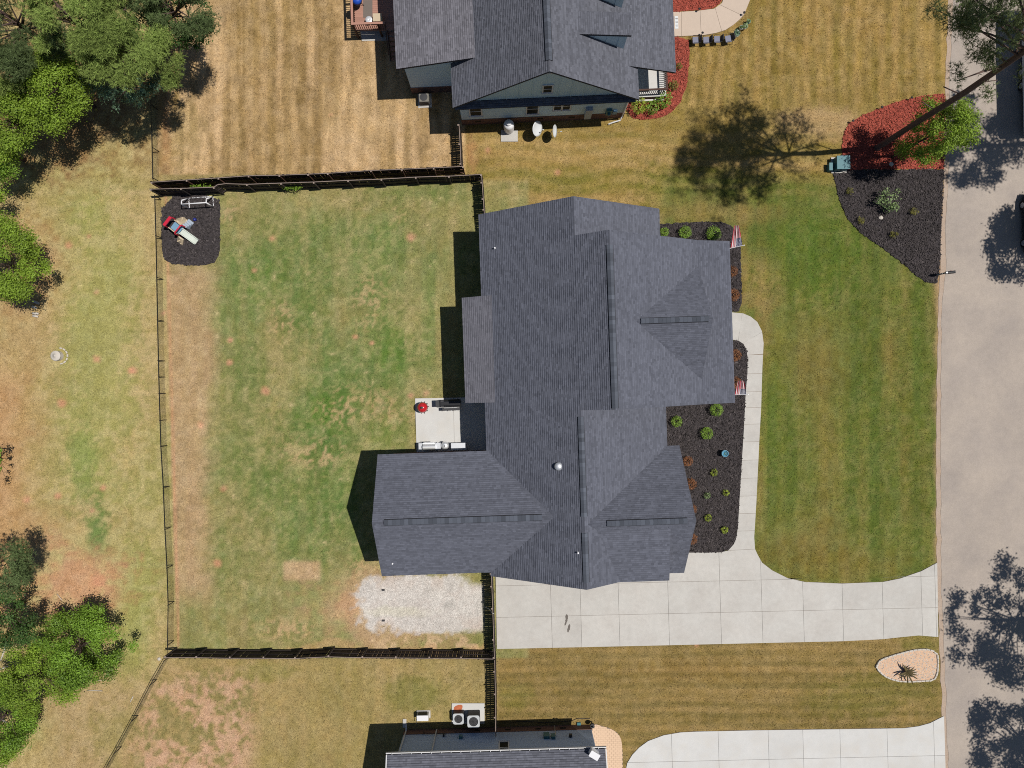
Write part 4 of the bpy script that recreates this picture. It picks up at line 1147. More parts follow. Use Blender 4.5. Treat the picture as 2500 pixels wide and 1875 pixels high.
def tree(name, label, base, H, crown_c, rad, n, lr, m, per, size, seed, kind='leaf', group=None, tr=.16, cat='tree', flat=.85, squash=.75, lean=(0, 0), stems=1, dense=1.45):
    """base: ground xy; crown centre height crown_c, radii rad (x, y, z)"""
    r = np.random.RandomState(seed)
    root = thing(name, label, cat, (base[0], base[1], 0), 0, group)
    LP = lumps((lean[0], lean[1], crown_c), rad, n, lr, r, flat, 1.0 if kind != 'leaf' else dense)
    mb = MB()
    for s in range(stems):
        ox, oy = (r.uniform(-.3, .3), r.uniform(-.3, .3)) if stems > 1 else (0, 0)
        top = Vector((lean[0]*.9+ox, lean[1]*.9+oy, crown_c+rad[2]*.55))
        pts = [Vector((ox*.4, oy*.4, -.1)), Vector((ox*.5+lean[0]*.25+r.normal(0,.06), oy*.5+lean[1]*.25+r.normal(0,.06), crown_c*.45)), Vector((lean[0]*.6+ox, lean[1]*.6+oy, crown_c*.85)), top]
        mb.tube(pts, [tr*1.25, tr, tr*.65, tr*.2], 10)
    for c, l in LP[:min(len(LP), 26)]:
        z0 = max(crown_c-rad[2]*.75, min(c[2]-.4, crown_c+rad[2]*.4))*r.uniform(.75, .95)
        f = min(1, z0/max(.1, crown_c))
        s = Vector((lean[0]*f, lean[1]*f, z0)); e = Vector(c)
        mid = s.lerp(e, .55) + Vector((0, 0, (e-s).length*.10))
        mb.tube([s, mid, e], [tr*.34, tr*.2, tr*.06], 6)
    mb.build('trunk', M['bark'], root, smooth=True)
    if kind == 'leaf': V, F, TN = leaf_cloud(LP, per, size, r, squash)
    else: V, F, TN = needle_cloud(LP, per, size, r, squash)
    V = V[:]; V[:, 2] = np.maximum(V[:, 2], .04)
    np_mesh('crown', V, F, m, root, tone=TN)
    return root
def tpx(px, py, h): # ground point under a crown seen at photo px, py and height h
    w = W(px, py, h); return (w.x, w.y)
GT = 'trees of the wood at the top left'
k = 100
def wood(name, lab, px, py, hc, base, rad, n, lr, m, per, size, kind, tr):
    global k
    c = tpx(px, py, hc); b = W(*base)
    tree(name, lab, (b.x, b.y), hc+2, hc, rad, n, lr, M[m], per, size, k, kind, GT, tr=tr, squash=.5 if kind == 'needle' else .75, lean=(c[0]-b.x, c[1]-b.y)); k += 1
for lab, px, py, hc, base, rad, n, lr, m, per, size in (
    ('tall dark pine at the very corner of the top left wood', 30, 50, 9.0, (150,130), (3.6,3.2,2.2), 24, 1.25, 'needle_dark', 330, .22),
    ('broad olive pine, the palest one in the middle of the top left wood', 175, 45, 10.0, (300,150), (3.6,2.6,1.8), 17, 1.25, 'needle', 420, .22),
    ('broad olive pine right of the palest one, with a fan of pale boughs', 300, 115, 9.0, (350,190), (3.0,2.2,1.6), 15, 1.15, 'needle', 420, .22),
    ('olive pine bough tree reaching farthest out over the wire fence', 400, 160, 7.0, (356,215), (1.7,1.2,1.0), 8, .85, 'needle', 400, .21),
    ('dark pine at the right end of the wood, over the dry yard', 440, 15, 8.0, (380,90), (2.7,2.0,1.6), 17, 1.05, 'needle_dark', 300, .22),
    ('small olive pine at the left edge above the bright green tree', 20, 165, 7.6, (180,200), (2.1,1.2,1.0), 8, 1.0, 'needle', 400, .22),
    ('dark pine behind the pale ones, at the top edge', 320, 0, 6.0, (330,60), (2.8,2.2,1.6), 16, 1.0, 'needle_dark', 280, .22)):
    wood('pine_tree', lab, px, py, hc, base, rad, n, lr, m, per, size, 'needle', .17)
for lab, px, py, hc, base, rad, n, lr, m, per, size in (
    ('bright yellow-green broadleaf tree in front of the pines', 150, 215, 6.2, (230,260), (1.9,2.5,1.9), 17, .95, 'leaf_bright', 1250, .065),
    ('bright yellow-green broadleaf tree at the left edge below the pines', 22, 290, 6.0, (150,300), (1.8,2.3,1.7), 16, .95, 'leaf_bright', 1250, .065),
    ('low green tree at the left edge, lowest of the wood', 0, 385, 4.0, (60,390), (1.5,1.3,1.2), 9, .75, 'leaf_mid', 1100, .065),
    ('glossy blue-green broadleaf tree beside the wire fence', 310, 205, 5.6, (340,230), (2.3,1.7,1.5), 20, .62, 'leaf_blue', 800, .08),
    ('dark green understory tree right of the fan of pale boughs', 400, 75, 6.0, (372,150), (2.3,1.9,1.3), 16, .8, 'leaf_dark', 700, .075),
    ('dark green tree at the right tip of the wood, over the dry yard', 480, 45, 6.6, (384,120), (1.3,2.0,1.1), 10, .7, 'leaf_dark', 700, .075),
    ('dark green understory tree between the two palest pines', 270, 130, 4.5, (290,150), (2.6,1.6,1.2), 14, .8, 'leaf_dark', 650, .075),
    ('dark green understory tree behind the left edge bright tree', 90, 150, 5.0, (170,230), (2.6,2.2,1.4), 18, .85, 'leaf_dark', 650, .075),
    ('dark green tree in the gap between the two bright trees', 75, 290, 4.2, (150,250), (1.6,2.0,1.2), 11, .75, 'leaf_dark', 650, .075),
    ('dark blue-green tree deep in the wood behind the bright one', 220, 165, 4.6, (250,190), (2.4,1.6,1.2), 15, .7, 'leaf_blue', 700, .08)):
    wood('broadleaf_tree', lab, px, py, hc, base, rad, n, lr, m, per, size, 'leaf', .13)
GL = 'trees along the left edge'
for lab, px, py, hc, rad, n, lr, m, per, size, st in (
    ('bright green tree at the left edge beside the split logs', 22, 645, 4.2, (2.4,2.7,1.6), 26, .9, 'leaf_bright', 1300, .064, 1),
    ('tip of a green tree at the left edge above the bright green one', -32, 505, 3.8, (1.5,1.3,1.2), 10, .7, 'leaf_bright', 1000, .064, 1),
    ('thin dark branch tips at the left edge beside the clay patch', -38, 1130, 3.6, (1.3,2.0,1.0), 10, .5, 'leaf_mid', 800, .064, 1),
    ('dull green pine-like tree at the left edge above the big leafy one', 0, 1390, 5.4, (2.2,1.9,1.5), 14, .9, 'needle_dark', 330, .2, 1),
    ('large bright green leafy tree by the lower left fence corner', 200, 1580, 2.7, (3.3,3.0,1.9), 36, .85, 'leaf_mid', 1350, .062, 2),
    ('spreading bright green tree left of the largest leafy one', 95, 1655, 2.5, (3.1,2.4,1.7), 32, .82, 'leaf_bright', 1250, .062, 2),
    ('leafy green tree in the lower left corner with bare pale twigs', 18, 1745, 2.5, (2.0,2.3,1.4), 22, .85, 'leaf_mid', 1150, .062, 2),
    ('yellow-green shrub tree cut off by the lower left corner', -10, 1845, 1.8, (1.4,1.4,1.0), 12, .75, 'leaf_bright', 1150, .062, 2),
    ('ragged dark green tree between the dull pine-like one and the corner trees', 22, 1515, 4.2, (2.0,2.2,1.5), 20, .7, 'leaf_dark', 900, .064, 1)):
    g_ = tpx(px, py, hc)
    tree('broadleaf_tree' if m != 'needle_dark' else 'pine_tree', lab, (g_[0]-hc*.42, g_[1]+(.0 if py < 900 else -.0)), hc+2, hc, rad, n, lr, M[m], per, size, k, 'needle' if m == 'needle_dark' else 'leaf', GL, tr=.07, stems=st, lean=(hc*.42, 0)); k += 1
# the tall leaning pine by the road: bare trunk, crown high above the street
def tall_pine():
    r = np.random.RandomState(77)
    b = W(2140, 362)
    root = thing('pine_tree', 'very tall pine with long bare trunk rising from the red mulch bed', 'tree', b)
    mb = MB(); mb.tube([(0,0,-.1),(0,0,.3),(.05,.02,5),(.12,.0,10),(.1,.1,14),(.0,.2,20),(0,.2,29)], [.28,.21,.19,.18,.16,.12,.04], 14)
    LP = []
    def bough(z, a, l, rise, dens):
        s = Vector((.08, .08, z)); e = s + Vector((math.cos(a)*l, math.sin(a)*l, rise))
        mid = s.lerp(e, .5) + Vector((0, 0, .25))
        mb.tube([s, mid, e], [.07, .05, .015], 6)
        for q in range(dens):
            t = .45 + .55*(q+r.rand()*.5)/dens
            p = s.lerp(e, t) + Vector((r.normal(0,.45), r.normal(0,.45), .15+r.normal(0,.15)))
            LP.append((np.array(p), r.uniform(.4, .75)))
    for z, a, l, q in ((13.2, 3.5, 3.2, 4), (13.6, 2.9, 2.4, 3), (14.2, 1.6, 3.0, 5), (14.5, 2.75, 5.6, 9), (14.8, 2.45, 5.4, 9), (15.2, 2.95, 5.0, 8), (14.9, .3, 3.0, 5), (15.6, 2.1, 5.0, 8), (15.4, 2.6, 4.4, 7), (16.2, 4.4, 3.2, 4), (14.4, 1.1, 3.0, 6), (16.0, 2.9, 4.0, 7)):
        bough(z, a, l, .8, q)
    for q in range(38):
        z = 19.0 + 10.5*(q/38.); bough(z, r.uniform(0, 6.28), (4.3-2.6*((z-21)/8.5)**2 if z > 21 else 3.8)*r.uniform(.6, 1.1), 1.0, 4)
    mb.bar((.1,.1,9.5), (-1.0,.45,9.7), .05); mb.bar((.1,.1,7.0), (-.9,.5,7.3), .05); mb.bar((.1,.1,11.0), (1.2,.2,11.2), .04)
    mb.build('trunk', M['bark'], root, smooth=True)
    V, F, TN = needle_cloud(LP, 120, .22, r, .6)
    np_mesh('crown', V, F, M['needle_mid'], root, tone=TN)
tall_pine()
tree('broadleaf_tree', 'bright green young tree beside the tall pine on the red mulch', (W(2178,384).x, W(2178,384).y), 6, 4.5, (2.0,1.9,3.6), 62, .62, M['leaf_bright'], 1000, .062, 301, tr=.09, lean=(.6, .2), flat=1.0)
# street trees on the far side of the road, beyond the frame: their shade lies on the asphalt
for lab, sx, sy, hc, rad, n, sd in (('street tree shading the road beside the driveway end', 2440, 1515, 11.5, (3.9,4.7,2.4), 44, 401), ('street tree shading the road at the lower right corner', 2462, 1808, 11.0, (3.7,3.2,2.2), 38, 402),
                          ('street tree behind the long white trailer', 2385, 360, 14.5, (3.3,4.0,2.2), 34, 403), ('street tree behind the black car', 2475, 590, 11.0, (2.2,3.4,2.0), 30, 404)):
    g = W(sx, sy); bx, by = g.x + .4535*hc, g.y + .037*hc
    tree('street_tree', lab, (bx, by), hc+3, hc, rad, n, .95, M['leaf_mid'], 420, .11, sd, tr=.2, group='street trees across the road')

# ------------------------------------------------------------------ shrubs and small plants
def shrub(label, px, py, rp, m, seed, h=None, group=None, size=.036, loose=0.0, name='shrub', lz=.8):
    rr = rp*MPP*.95
    h = h or rr*1.25
    r = np.random.RandomState(seed)
    w = W(px, py, h*.6)
    root = thing(name, label, 'shrub', (w.x, w.y, .03), 0, group)
    if loose < .5:      # clipped, rounded
        LP = [(np.array((0, 0, h*.45)), rr*.95)]
        for q in range(14):
            a = 2*np.pi*q/14 + r.uniform(-.2, .2); LP.append((np.array((math.cos(a)*rr*.62, math.sin(a)*rr*.62, h*r.uniform(.4, .8))), rr*r.uniform(.28, .40)))
        V, F, TN = leaf_cloud(LP, 900/(size*22)**2, size, r, h/rr*.62, .8, .9, .11)
    else:
        LP = [(np.array((0, 0, h*.5)), rr*.7)]
        for q in range(int(8+10*loose)):
            a = r.uniform(0, 6.28); d_ = rr*r.uniform(.4, .85); LP.append((np.array((math.cos(a)*d_, math.sin(a)*d_, h*r.uniform(.3, .85))), rr*r.uniform(.2, .36)))
        V, F, TN = leaf_cloud(LP, 900/(size*22)**2, size, r, lz, .7, .85, .2)
    V[:, 2] = np.maximum(V[:, 2], .01)
    st = MB()
    for q in range(5):
        a = 2*np.pi*q/5; st.tube([(0,0,-.05),(math.cos(a)*rr*.35, math.sin(a)*rr*.35, h*.6)], [.015,.006], 5)
    st.build('stem', M['bark'], root)
    np_mesh('foliage', V, F, M[m], root, tone=TN)
GR = 'rounded green shrubs in the front beds'
for i, (lab, px, py, rp) in enumerate((('rounded green shrub tucked under the eave, leftmost along the top bed', 1622, 566, 13), ('rounded green shrub in the middle of the top bed', 1673, 567, 17.5), ('largest rounded green shrub, near the upper flag', 1742.5, 570, 20),
    ('rounded green shrub just below the porch roof edge', 1748.8, 1000.5, 18), ('rounded green shrub in the house corner left of the others', 1652, 1029, 15.5), ('rounded green shrub alone in the middle of the entry bed', 1725.6, 1057.5, 17))):
    shrub(lab, px, py, rp, 'shrub_green', 500+i, group=GR, h=rp*.04)
GB = 'russet shrubs along the house front'
for i, (lab, px, py, rp) in enumerate((('russet shrub nearest the upper flag, along the porch', 1788, 663, 15), ('russet shrub along the porch just above the walkway turn', 1791, 720, 17), ('russet shrub on the porch bed just below the walkway turn', 1795, 867, 17), ('russet shrub beside the lower flag', 1795, 934, 17),
    ('russet shrub at the gable wall level with the round pot', 1679, 1126, 14), ('second russet shrub down the gable wall', 1686, 1182, 16), ('russet shrub at the peak of the gable, almost hidden by the roof', 1690, 1243, 13), ('lowest russet shrub at the gable wall near the driveway', 1690, 1316, 15))):
    shrub(lab, px, py, rp, 'shrub_brown', 520+i, group=GB, loose=.3, h=.6, size=.032)
GY = 'small lime green shrubs in the entry bed'
for i, (lab, px, py, rp) in enumerate((('small lime shrub nearest the round pot', 1743, 1154, 10), ('small lime shrub closest to the walkway, halfway down the bed', 1772, 1203, 9), ('small ragged lime shrub left of its neighbour by the walkway', 1726.6, 1210, 9), ('small lime shrub opposite the gable peak', 1729, 1264, 10.5), ('lowest small lime shrub near the driveway curve', 1769, 1293.6, 10))):
    shrub(lab, px, py, rp, 'shrub_lime' if i != 2 else 'shrub_pale', 540+i, group=GY, h=.42, size=.045)
GO = 'small olive shrubs in the roadside bed'
for i, (lab, px, py, rp) in enumerate((('small olive shrub at the left edge of the roadside black bed', 2073, 466, 10), ('small olive shrub below the pale bush, near the lawn', 2102, 537, 11), ('small olive shrub right of the pale bush', 2229.8, 516.7, 12), ('lowest small olive shrub in the roadside black bed', 2181.7, 573.7, 12))):
    shrub(lab, px, py, rp, 'shrub_olive', 560+i, group=GO, loose=.8, h=.42)
shrub('large pale green bush in the middle of the roadside black bed', 2172, 489, 34, 'shrub_pale', 580, loose=1.0, h=1.35, size=.075)
GN = 'shrubs in the red bed by the blue-grey house'
for i, (lab, px, py, rp, m) in enumerate((('bright green shrub against the house corner in the red bed', 1559.7, 258.6, 22, 'shrub_lime'), ('bright green shrub touching the corner shrub in the red bed', 1592.6, 262, 19, 'shrub_green'), ('large dark green shrub at the bend of the red bed', 1620.8, 243, 22, 'leaf_mid'), ('small green and yellow shrub beside the porch in the red bed', 1644, 209, 14, 'shrub_olive'), ('tiny green plant at the roof corner in the red bed', 1658, 162, 9, 'shrub_olive'))):
    shrub(lab, px, py, rp, m, 590+i, group=GN, h=rp*.045, size=.06, loose=.3)
# ------------------------------------------------------------------ objects
# soccer goal
p = W(492.5, 507.5); g0 = thing('soccer_goal', 'small white pipe soccer goal on the black mulch by the top fence', 'goal', p, math.radians(3.5))
hw, gh = .885, 1.3
def pvc(name, pts): MB().tube(pts, .042, 8).build(name, M['white_plastic'], g0, True)
for s in (-1, 1):
    pvc('front_post', [(s*hw,0,.03),(s*hw,0,gh)]); pvc('base_bar', [(s*hw,0,.035),(s*hw,.76,.035)]); pvc('top_arm', [(s*hw,0,gh),(s*hw,.28,gh-.06)]); pvc('back_post', [(s*hw,.28,gh-.06),(s*hw,.76,.035)])
pvc('crossbar', [(-hw,0,gh),(hw,0,gh)]); pvc('back_bar', [(-hw,.76,.035),(hw,.76,.035)])
# toy climber with slide (x axis = slide direction)
p = W(443, 561); tc = thing('toy_climber', 'plastic toy climber with slide, red bars and tan walls, on the black mulch', 'climber', p, math.radians(-38))
MB().rbox(-.42, .32, -.30, .30, .55, .64, .05).build('platform', M['blue_plastic'], tc)
for x in (-.55, .36):
    rb = MB(); rb.tube([(x,-.38,.0),(x,-.38,1.12),(x,-.30,1.22),(x,.30,1.22),(x,.38,1.12),(x,.38,0)], .055, 8); rb.build('red_bar', M['red_plastic'], tc, True)
MB().rbox(-.66, -.46, -.40, .40, 1.18, 1.30, .06).build('red_beam', M['red_plastic'], tc)
for s in (-1, 1):
    MB().bar((-.42,s*.34,.62), (.34,s*.34,.62), .06, .5).build('side_rail', M['tan_plastic'], tc)
def leaning_panel(name, x0, x1, y, s, h, mt, curve=.0):
    mb = MB(); n = 8; vs = []
    for i in range(n+1):
        t = i/n; xx = x0+(x1-x0)*t
        top = h*(.72+.28*math.sin(math.pi*t))
        vs += [(xx, y+s*.42+curve*math.sin(math.pi*t), 0), (xx, y, top), (xx, y+s*.10, top), (xx, y+s*.52+curve*math.sin(math.pi*t), 0)]
    fs = []
    for i in range(n):
        for q in range(4): fs.append((i*4+q, i*4+(q+1)%4, i*4+4+(q+1)%4, i*4+4+q))
    fs += [(0,1,2,3), (n*4+3,n*4+2,n*4+1,n*4)]
    mb.add(vs, fs); o = mb.build(name, mt, tc)
    for q in range(4):
        x = x0+(x1-x0)*(.2+.2*q); z = h*(.25+.17*(q % 3)); f = 1-z/h
        MB().lathe([(.05,0),(.045,.05),(.01,.06)], 8, (x, y+s*(.14+.38*f), z)).build('hold', mt, o)
    return o
leaning_panel('climbing_wall', -.45, .12, .36, 1, .95, M['tan_plastic'])
leaning_panel('rock_wall', .30, .78, -.38, -1, .62, M['tan_plastic'])
stp = MB()
for q in range(4): stp.rbox(-.02+.16*q*.0, .46, .36+.15*q, .52+.15*q, 0, .58-.15*q, .03)
stp.build('steps', M['grey_plastic'], tc)
sl = MB(); n = 12; vs = []; prof = [(-.24,.12),(-.19,.12),(-.17,.0),(.17,.0),(.19,.12),(.24,.12),(.24,-.04),(-.24,-.04)]
for i in range(n+1):
    t = i/n; x = .36+1.15*t; z = .62-.52*(t**1.0)+(.06*math.sin(math.pi*t)*-1) + (.05*max(0,(t-.8)/.2))
    vs += [(x, y, z+dz) for y, dz in prof]
fs = []
for i in range(n):
    for q in range(8): fs.append((i*8+q, i*8+(q+1)%8, (i+1)*8+(q+1)%8, (i+1)*8+q))
sl.add(vs, fs + [tuple(range(8)), tuple(n*8+q for q in range(8))[::-1]]); sl.build('slide', M['slide_plastic'], tc)
p = W(476, 536, .13); bl = thing('ball', 'small dark blue ball beside the toy climber', 'ball', (p.x, p.y, .03))
MB().lathe([(.001,0)]+[(.13*math.sin(a), .13-.13*math.cos(a)) for a in np.linspace(.2, 2.95, 10)]+[(.001,.26)], 16).build('ball_skin', M['blue_ball'], bl, True)

# patio: red kamado, black grill, stainless kitchen row
p = W(1031, 995, .9); km = thing('kamado_grill', 'round red ceramic kamado grill at the patio corner', 'grill', (p.x, p.y, .09))
MB().lathe([(.16,.28),(.28,.36),(.36,.55),(.37,.68)], 28).build('bowl', M['red_enamel'], km, True)
MB().lathe([(.375,.69),(.37,.76),(.33,.88),(.24,.99),(.12,1.05),(.08,1.06)], 28).build('lid', M['red_enamel'], km, True)
MB().lathe([(.385,.66),(.385,.715)], 28).build('band', M['black_metal'], km)
MB().lathe([(.075,1.05),(.075,1.12),(.09,1.13),(.09,1.15),(.02,1.16)], 16).build('top_vent', M['dark_plastic'], km)
for q in range(4):
    a = math.pi/4+q*math.pi/2
    lg = MB(); lg.bar((math.cos(a)*.22,math.sin(a)*.22,.4),(math.cos(a)*.34,math.sin(a)*.34,.06),.03)
    lg.lathe([(.05,0),(.05,.06)], 10, (math.cos(a)*.35,math.sin(a)*.35,.0)); lg.build('leg', M['black_metal'], km)
for a in (1.2, -1.2, .15):
    MB().bar((math.cos(a)*.38,math.sin(a)*.38,.72),(math.cos(a)*.47,math.sin(a)*.47,.74),.05,.03).build('handle', M['black_metal'], km)
p = W(1098, 985, .9); bg = thing('pellet_grill', 'black pellet grill half under the porch roof edge', 'grill', (p.x, p.y, .09), math.radians(2))
MB().rbox(-.62, .78, -.26, .28, .5, .82, .06).build('firebox', M['black_metal'], bg)
lid = MB()
prof = [(.27*math.cos(a), .82+.24*math.sin(a)) for a in np.linspace(0, math.pi, 9)]
gable_body(lid, prof, -.60, .76, 'u'); lid = lid.build('lid', M['black_metal'], bg)
MB().tube([(-.4,-.31,.95),(.5,-.31,.95)], .02, 8).build('lid_handle', M['steel'], lid)
MB().rbox(-1.02, -.66, -.22, .26, .78, .82, .03).build('side_shelf', M['dark_plastic'], bg)
MB().rbox(-.55, .72, -.52, -.30, .74, .78, .02).build('front_shelf', M['dark_plastic'], bg)
MB().rbox(-.66, -.40, -.24, .26, .5, 1.02, .05).build('hopper', M['dark_plastic'], bg)
for x in (-.55, .7):
    for y in (-.2, .2): MB().bx(x-.03, x+.03, y-.03, y+.03, 0, .5).build('leg', M['black_metal'], bg)
for x in (-.3, .1, .5): MB().lathe([(.025,0),(.025,.04)], 8, (x,-.54,.76)).build('knob', M['steel'], bg)
p = W(1048, 1090, .95); sg = thing('gas_grill', 'long stainless steel gas grill with side burners along the wing wall', 'grill', (p.x, p.y, .09), math.radians(1.5))
MB().rbox(-.44, .42, -.24, .24, .05, .8, .03).build('cabinet', M['steel_rough'], sg)
lid = MB(); prof = [(-.26+.52*t, .8+.26*math.sin(math.pi*min(1, t*1.15+.02))**.6) for t in np.linspace(0, .86, 9)] + [(.26,.8)]
gable_body(lid, prof, -.46, .44, 'u'); lid = lid.build('lid', M['steel'], sg)
MB().tube([(-.35,.30,.9),(.35,.30,.9)], .018, 8).build('lid_handle', M['steel'], lid)
MB().rbox(-.78, -.46, -.25, .25, .76, .81, .02).build('side_shelf', M['steel_rough'], sg)
MB().rbox(.44, .82, -.25, .25, .76, .81, .02).build('side_burner', M['steel_rough'], sg)
for x in (-.25, .05, .3): MB().lathe([(.03,0),(.03,.05)], 10, (x,.27,.72)).build('knob', M['steel'], sg)
p = W(1086, 1088.5, .95); kt = thing('kettle_grill', 'round silver kettle grill between the gas grill and the metal cart', 'grill', (p.x, p.y, .09))
MB().lathe([(.05,.42),(.2,.48),(.28,.62),(.29,.7)], 24).build('bowl', M['steel_rough'], kt, True)
MB().lathe([(.295,.71),(.27,.83),(.18,.92),(.06,.95)], 24).build('lid', M['steel'], kt, True)
MB().lathe([(.04,.95),(.05,.99),(.02,1.0)], 10).build('lid_handle', M['dark_plastic'], kt)
for q in range(3):
    a = .5+q*2.094; MB().tube([(math.cos(a)*.16,math.sin(a)*.16,.5),(math.cos(a)*.34,math.sin(a)*.34,0)], .015, 6).build('leg', M['steel_rough'], kt)
p = W(1120, 1089.5, .85); ct = thing('metal_cart', 'rectangular stainless serving cart nearest the house', 'cart', (p.x, p.y, .09), math.radians(1.5))
MB().rbox(-.55, .55, -.25, .25, .82, .87, .02).build('top', M['steel_rough'], ct); MB().rbox(-.5, .5, -.22, .22, .2, .24, .02).build('lower_shelf', M['steel_rough'], ct)
for x in (-.5, .5):
    for y in (-.2, .2): MB().tube([(x,y,0),(x,y,.82)], .02, 8).build('leg', M['steel_rough'], ct)

# flags on the porch
def flag(label, p0, p1, fly, h, seed, group='flags on the front porch'):
    """p0, p1: photo ends of the hoist on the pole (p1 outer), fly: photo ends of the free edge"""
    r = random.Random(seed)
    a = W(*p0, h); b = W(*p1, h+.1); c0 = W(*fly[0], h-.35); c1 = W(*fly[1], h-.45)
    O = Vector((a.x, a.y, 0))
    root = thing('flag', label, 'flag', O, 0, group)
    d = (b-a)
    MB().tube([a-O-d*.45, b-O+d*.12], .016, 8).build('pole', M['white_plastic'], root)
    MB().lathe([(.02,0),(.035,.03),(.02,.06)], 10, tuple(b-O+d*.15-Vector((0,0,.03)))).build('finial', M['steel_rough'], root)
    def S(s, t):   # s along the hoist 0..1, t along the fly 0..1
        e = (a.lerp(b, s)).lerp(c0.lerp(c1, s), t)
        e = e - O; e.z += -.02 + .09*math.sin(s*17+seed)*min(1, t*1.6) + .05*math.sin(t*7+s*4)*t
        return e
    NS, NT = 26, 20
    groups = {'red': [], 'white': [], 'blue': []}
    V = [S(i/NS, j/NT) for i in range(NS+1) for j in range(NT+1)]
    for i in range(NS):
        for j in range(NT):
            stripe = i//2
            k = 'blue' if (stripe >= 6 and j < NT*.4) else ('red' if stripe % 2 == 0 else 'white')
            groups[k].append((i*(NT+1)+j, (i+1)*(NT+1)+j, (i+1)*(NT+1)+j+1, i*(NT+1)+j+1))
    for k, nm in (('red','red_stripes'),('white','white_stripes'),('blue','canton')):
        m = MB(); m.add(V, groups[k]); m.build(nm, M['flag_'+k], root, True)
    m = MB()
    for row in range(9):
        cnt = 6 if row % 2 == 0 else 5
        for q in range(cnt):
            s = .49 + .47*(row+.5)/9; t = .4*((q+.5)/6 if row % 2 == 0 else (q+1)/6)
            C = S(s, t); ds = (S(s+.01, t)-C).normalized(); dt = (S(s, t+.01)-C).normalized(); nn = ds.cross(dt).normalized()
            if nn.z < 0: nn = -nn
            vs = [C+nn*.008 + (ds*math.cos(w)+dt*math.sin(w))*(.03 if z % 2 == 0 else .012) for z, w in enumerate([z*math.pi/5 for z in range(10)])]
            m.add(vs, [tuple(range(10))])
    m.build('stars', M['flag_white'], root)
flag('striped flag on the upper pole, blowing towards the top of the picture', (1784,606), (1813,599.5), ((1792,551),(1806,550)), 2.9, 1)
flag('striped flag on the lower pole, beside the walkway', (1794,964), (1822,963), ((1801,930),(1817,929)), 2.9, 2)

# round pot in the entry bed
p = W(1768, 1106.6, .3); pt = thing('planter_pot', 'round blue-rimmed pot standing in the black entry bed', 'pot', (p.x, p.y, .03))
MB().lathe([(.16,0),(.24,.3),(.25,.48),(.25,.52),(.20,.52),(.20,.44)], 22).build('body', M['clay_pot'], pt, True); MB().lathe([(.005,.43),(.20,.44),(.2,.43)], 18).build('soil', M['soil'], pt)
V, F, TN = leaf_cloud([(np.array((0,0,.48)), .13)], 2000, .03, np.random.RandomState(3)); np_mesh('plant', V, F, M['shrub_pale'], pt, tone=TN)

# chairs in a row by the neighbour's walkway
def chair(label, px, py, rz, first=[None]):
    p = W(px, py, .45)
    if first[0] is None:
        c = thing('patio_chair', label, 'chair', (p.x, p.y, 0), rz, 'row of chairs by the neighbour\'s walkway')
        MB().rbox(-.24, .22, -.24, .24, .43, .48, .05).build('seat', M['seat_grey'], c)
        b = MB(); b.add([(.24,-.23,.50),(.24,.23,.50),(.33,.20,.84),(.33,-.20,.84),(.27,-.23,.50),(.27,.23,.50),(.36,.20,.84),(.36,-.20,.84)], [(0,3,2,1),(4,5,6,7),(0,1,5,4),(1,2,6,5),(2,3,7,6),(3,0,4,7)]); b.build('backrest', M['dark_plastic'], c)
        for s in (-1, 1):
            MB().tube([(-.24,s*.27,0),(-.22,s*.27,.64),(.30,s*.27,.66)], .014, 6).build('arm', M['black_metal'], c)
            MB().tube([(-.22,s*.24,0),(-.2,s*.24,.45)], .014, 6).build('leg', M['black_metal'], c); MB().tube([(.38,s*.24,0),(.25,s*.24,.46),(.34,s*.21,.82)], .014, 6).build('leg', M['black_metal'], c)
        first[0] = c
    else:
        c = copy_tree(first[0]); c.location = (p.x, p.y, 0); c.rotation_euler = (0, 0, rz); c['label'] = label
    return c
chair('grey-seated chair nearest the red mulch, first of the row', 1699, 98, .04)
chair('second grey-seated chair from the red mulch', 1725, 98, .05)
chair('third grey-seated chair from the red mulch', 1751.5, 96, .03)
chair('grey-seated chair next to the white planter, last of the row', 1778.6, 95, .18)
def potplant(label, px, py, r0, hh, mp, ml, seed):
    p = W(px, py, hh); c = thing('potted_plant', label, 'plant', (p.x, p.y, 0), 0, 'pots beside the row of chairs')
    MB().lathe([(r0*.65,0),(r0,hh*.9),(r0,hh),(r0*.8,hh),(r0*.78,hh*.9)], 20).build('pot', M[mp], c, True); MB().lathe([(.005,hh*.88),(r0*.8,hh*.89)], 14).build('soil', M['soil'], c)
    V, F, TN = leaf_cloud([(np.array((math.cos(a)*r0*.6, math.sin(a)*r0*.6, hh*1.15)), r0*.55) for a in np.linspace(0, 5, 5)], 1500, .06, np.random.RandomState(seed)); np_mesh('foliage', V, F, M[ml], c, tone=TN)
potplant('large white pot next to the last chair', 1799, 81, .24, .42, 'pot_white', 'leaf_blue', 1)
potplant('white pot with pale leaves in the middle of the planter row', 1811, 66, .16, .34, 'pot_white', 'shrub_pale', 2)
potplant('white and blue pot second from the top of the planter row', 1820, 63, .19, .38, 'pot_white', 'shrub_pale', 3)
potplant('pale green pot plant at the top end of the planter row', 1828, 52, .15, .3, 'clay_pot', 'shrub_pale', 4)
# doormat on the step
p = W(1651.5, 56); dmt = thing('doormat', 'small white doormat with dark print on the walkway by the porch', 'doormat', (p.x, p.y, .062), math.radians(2))
MB().rbox(-.14, .11, -.46, .46, 0, .02, .02).build('mat', M['pot_white'], dmt)
for q, (y, w) in enumerate(((.30,.05),(.24,.02),(.03,.05),(-.02,.015),(-.2,.04),(-.28,.02))): MB().bx(-.09+.02*(q % 2), .09, y-w/2, y+w/2, .0205, .023).build('print', M['mat_print'], dmt)

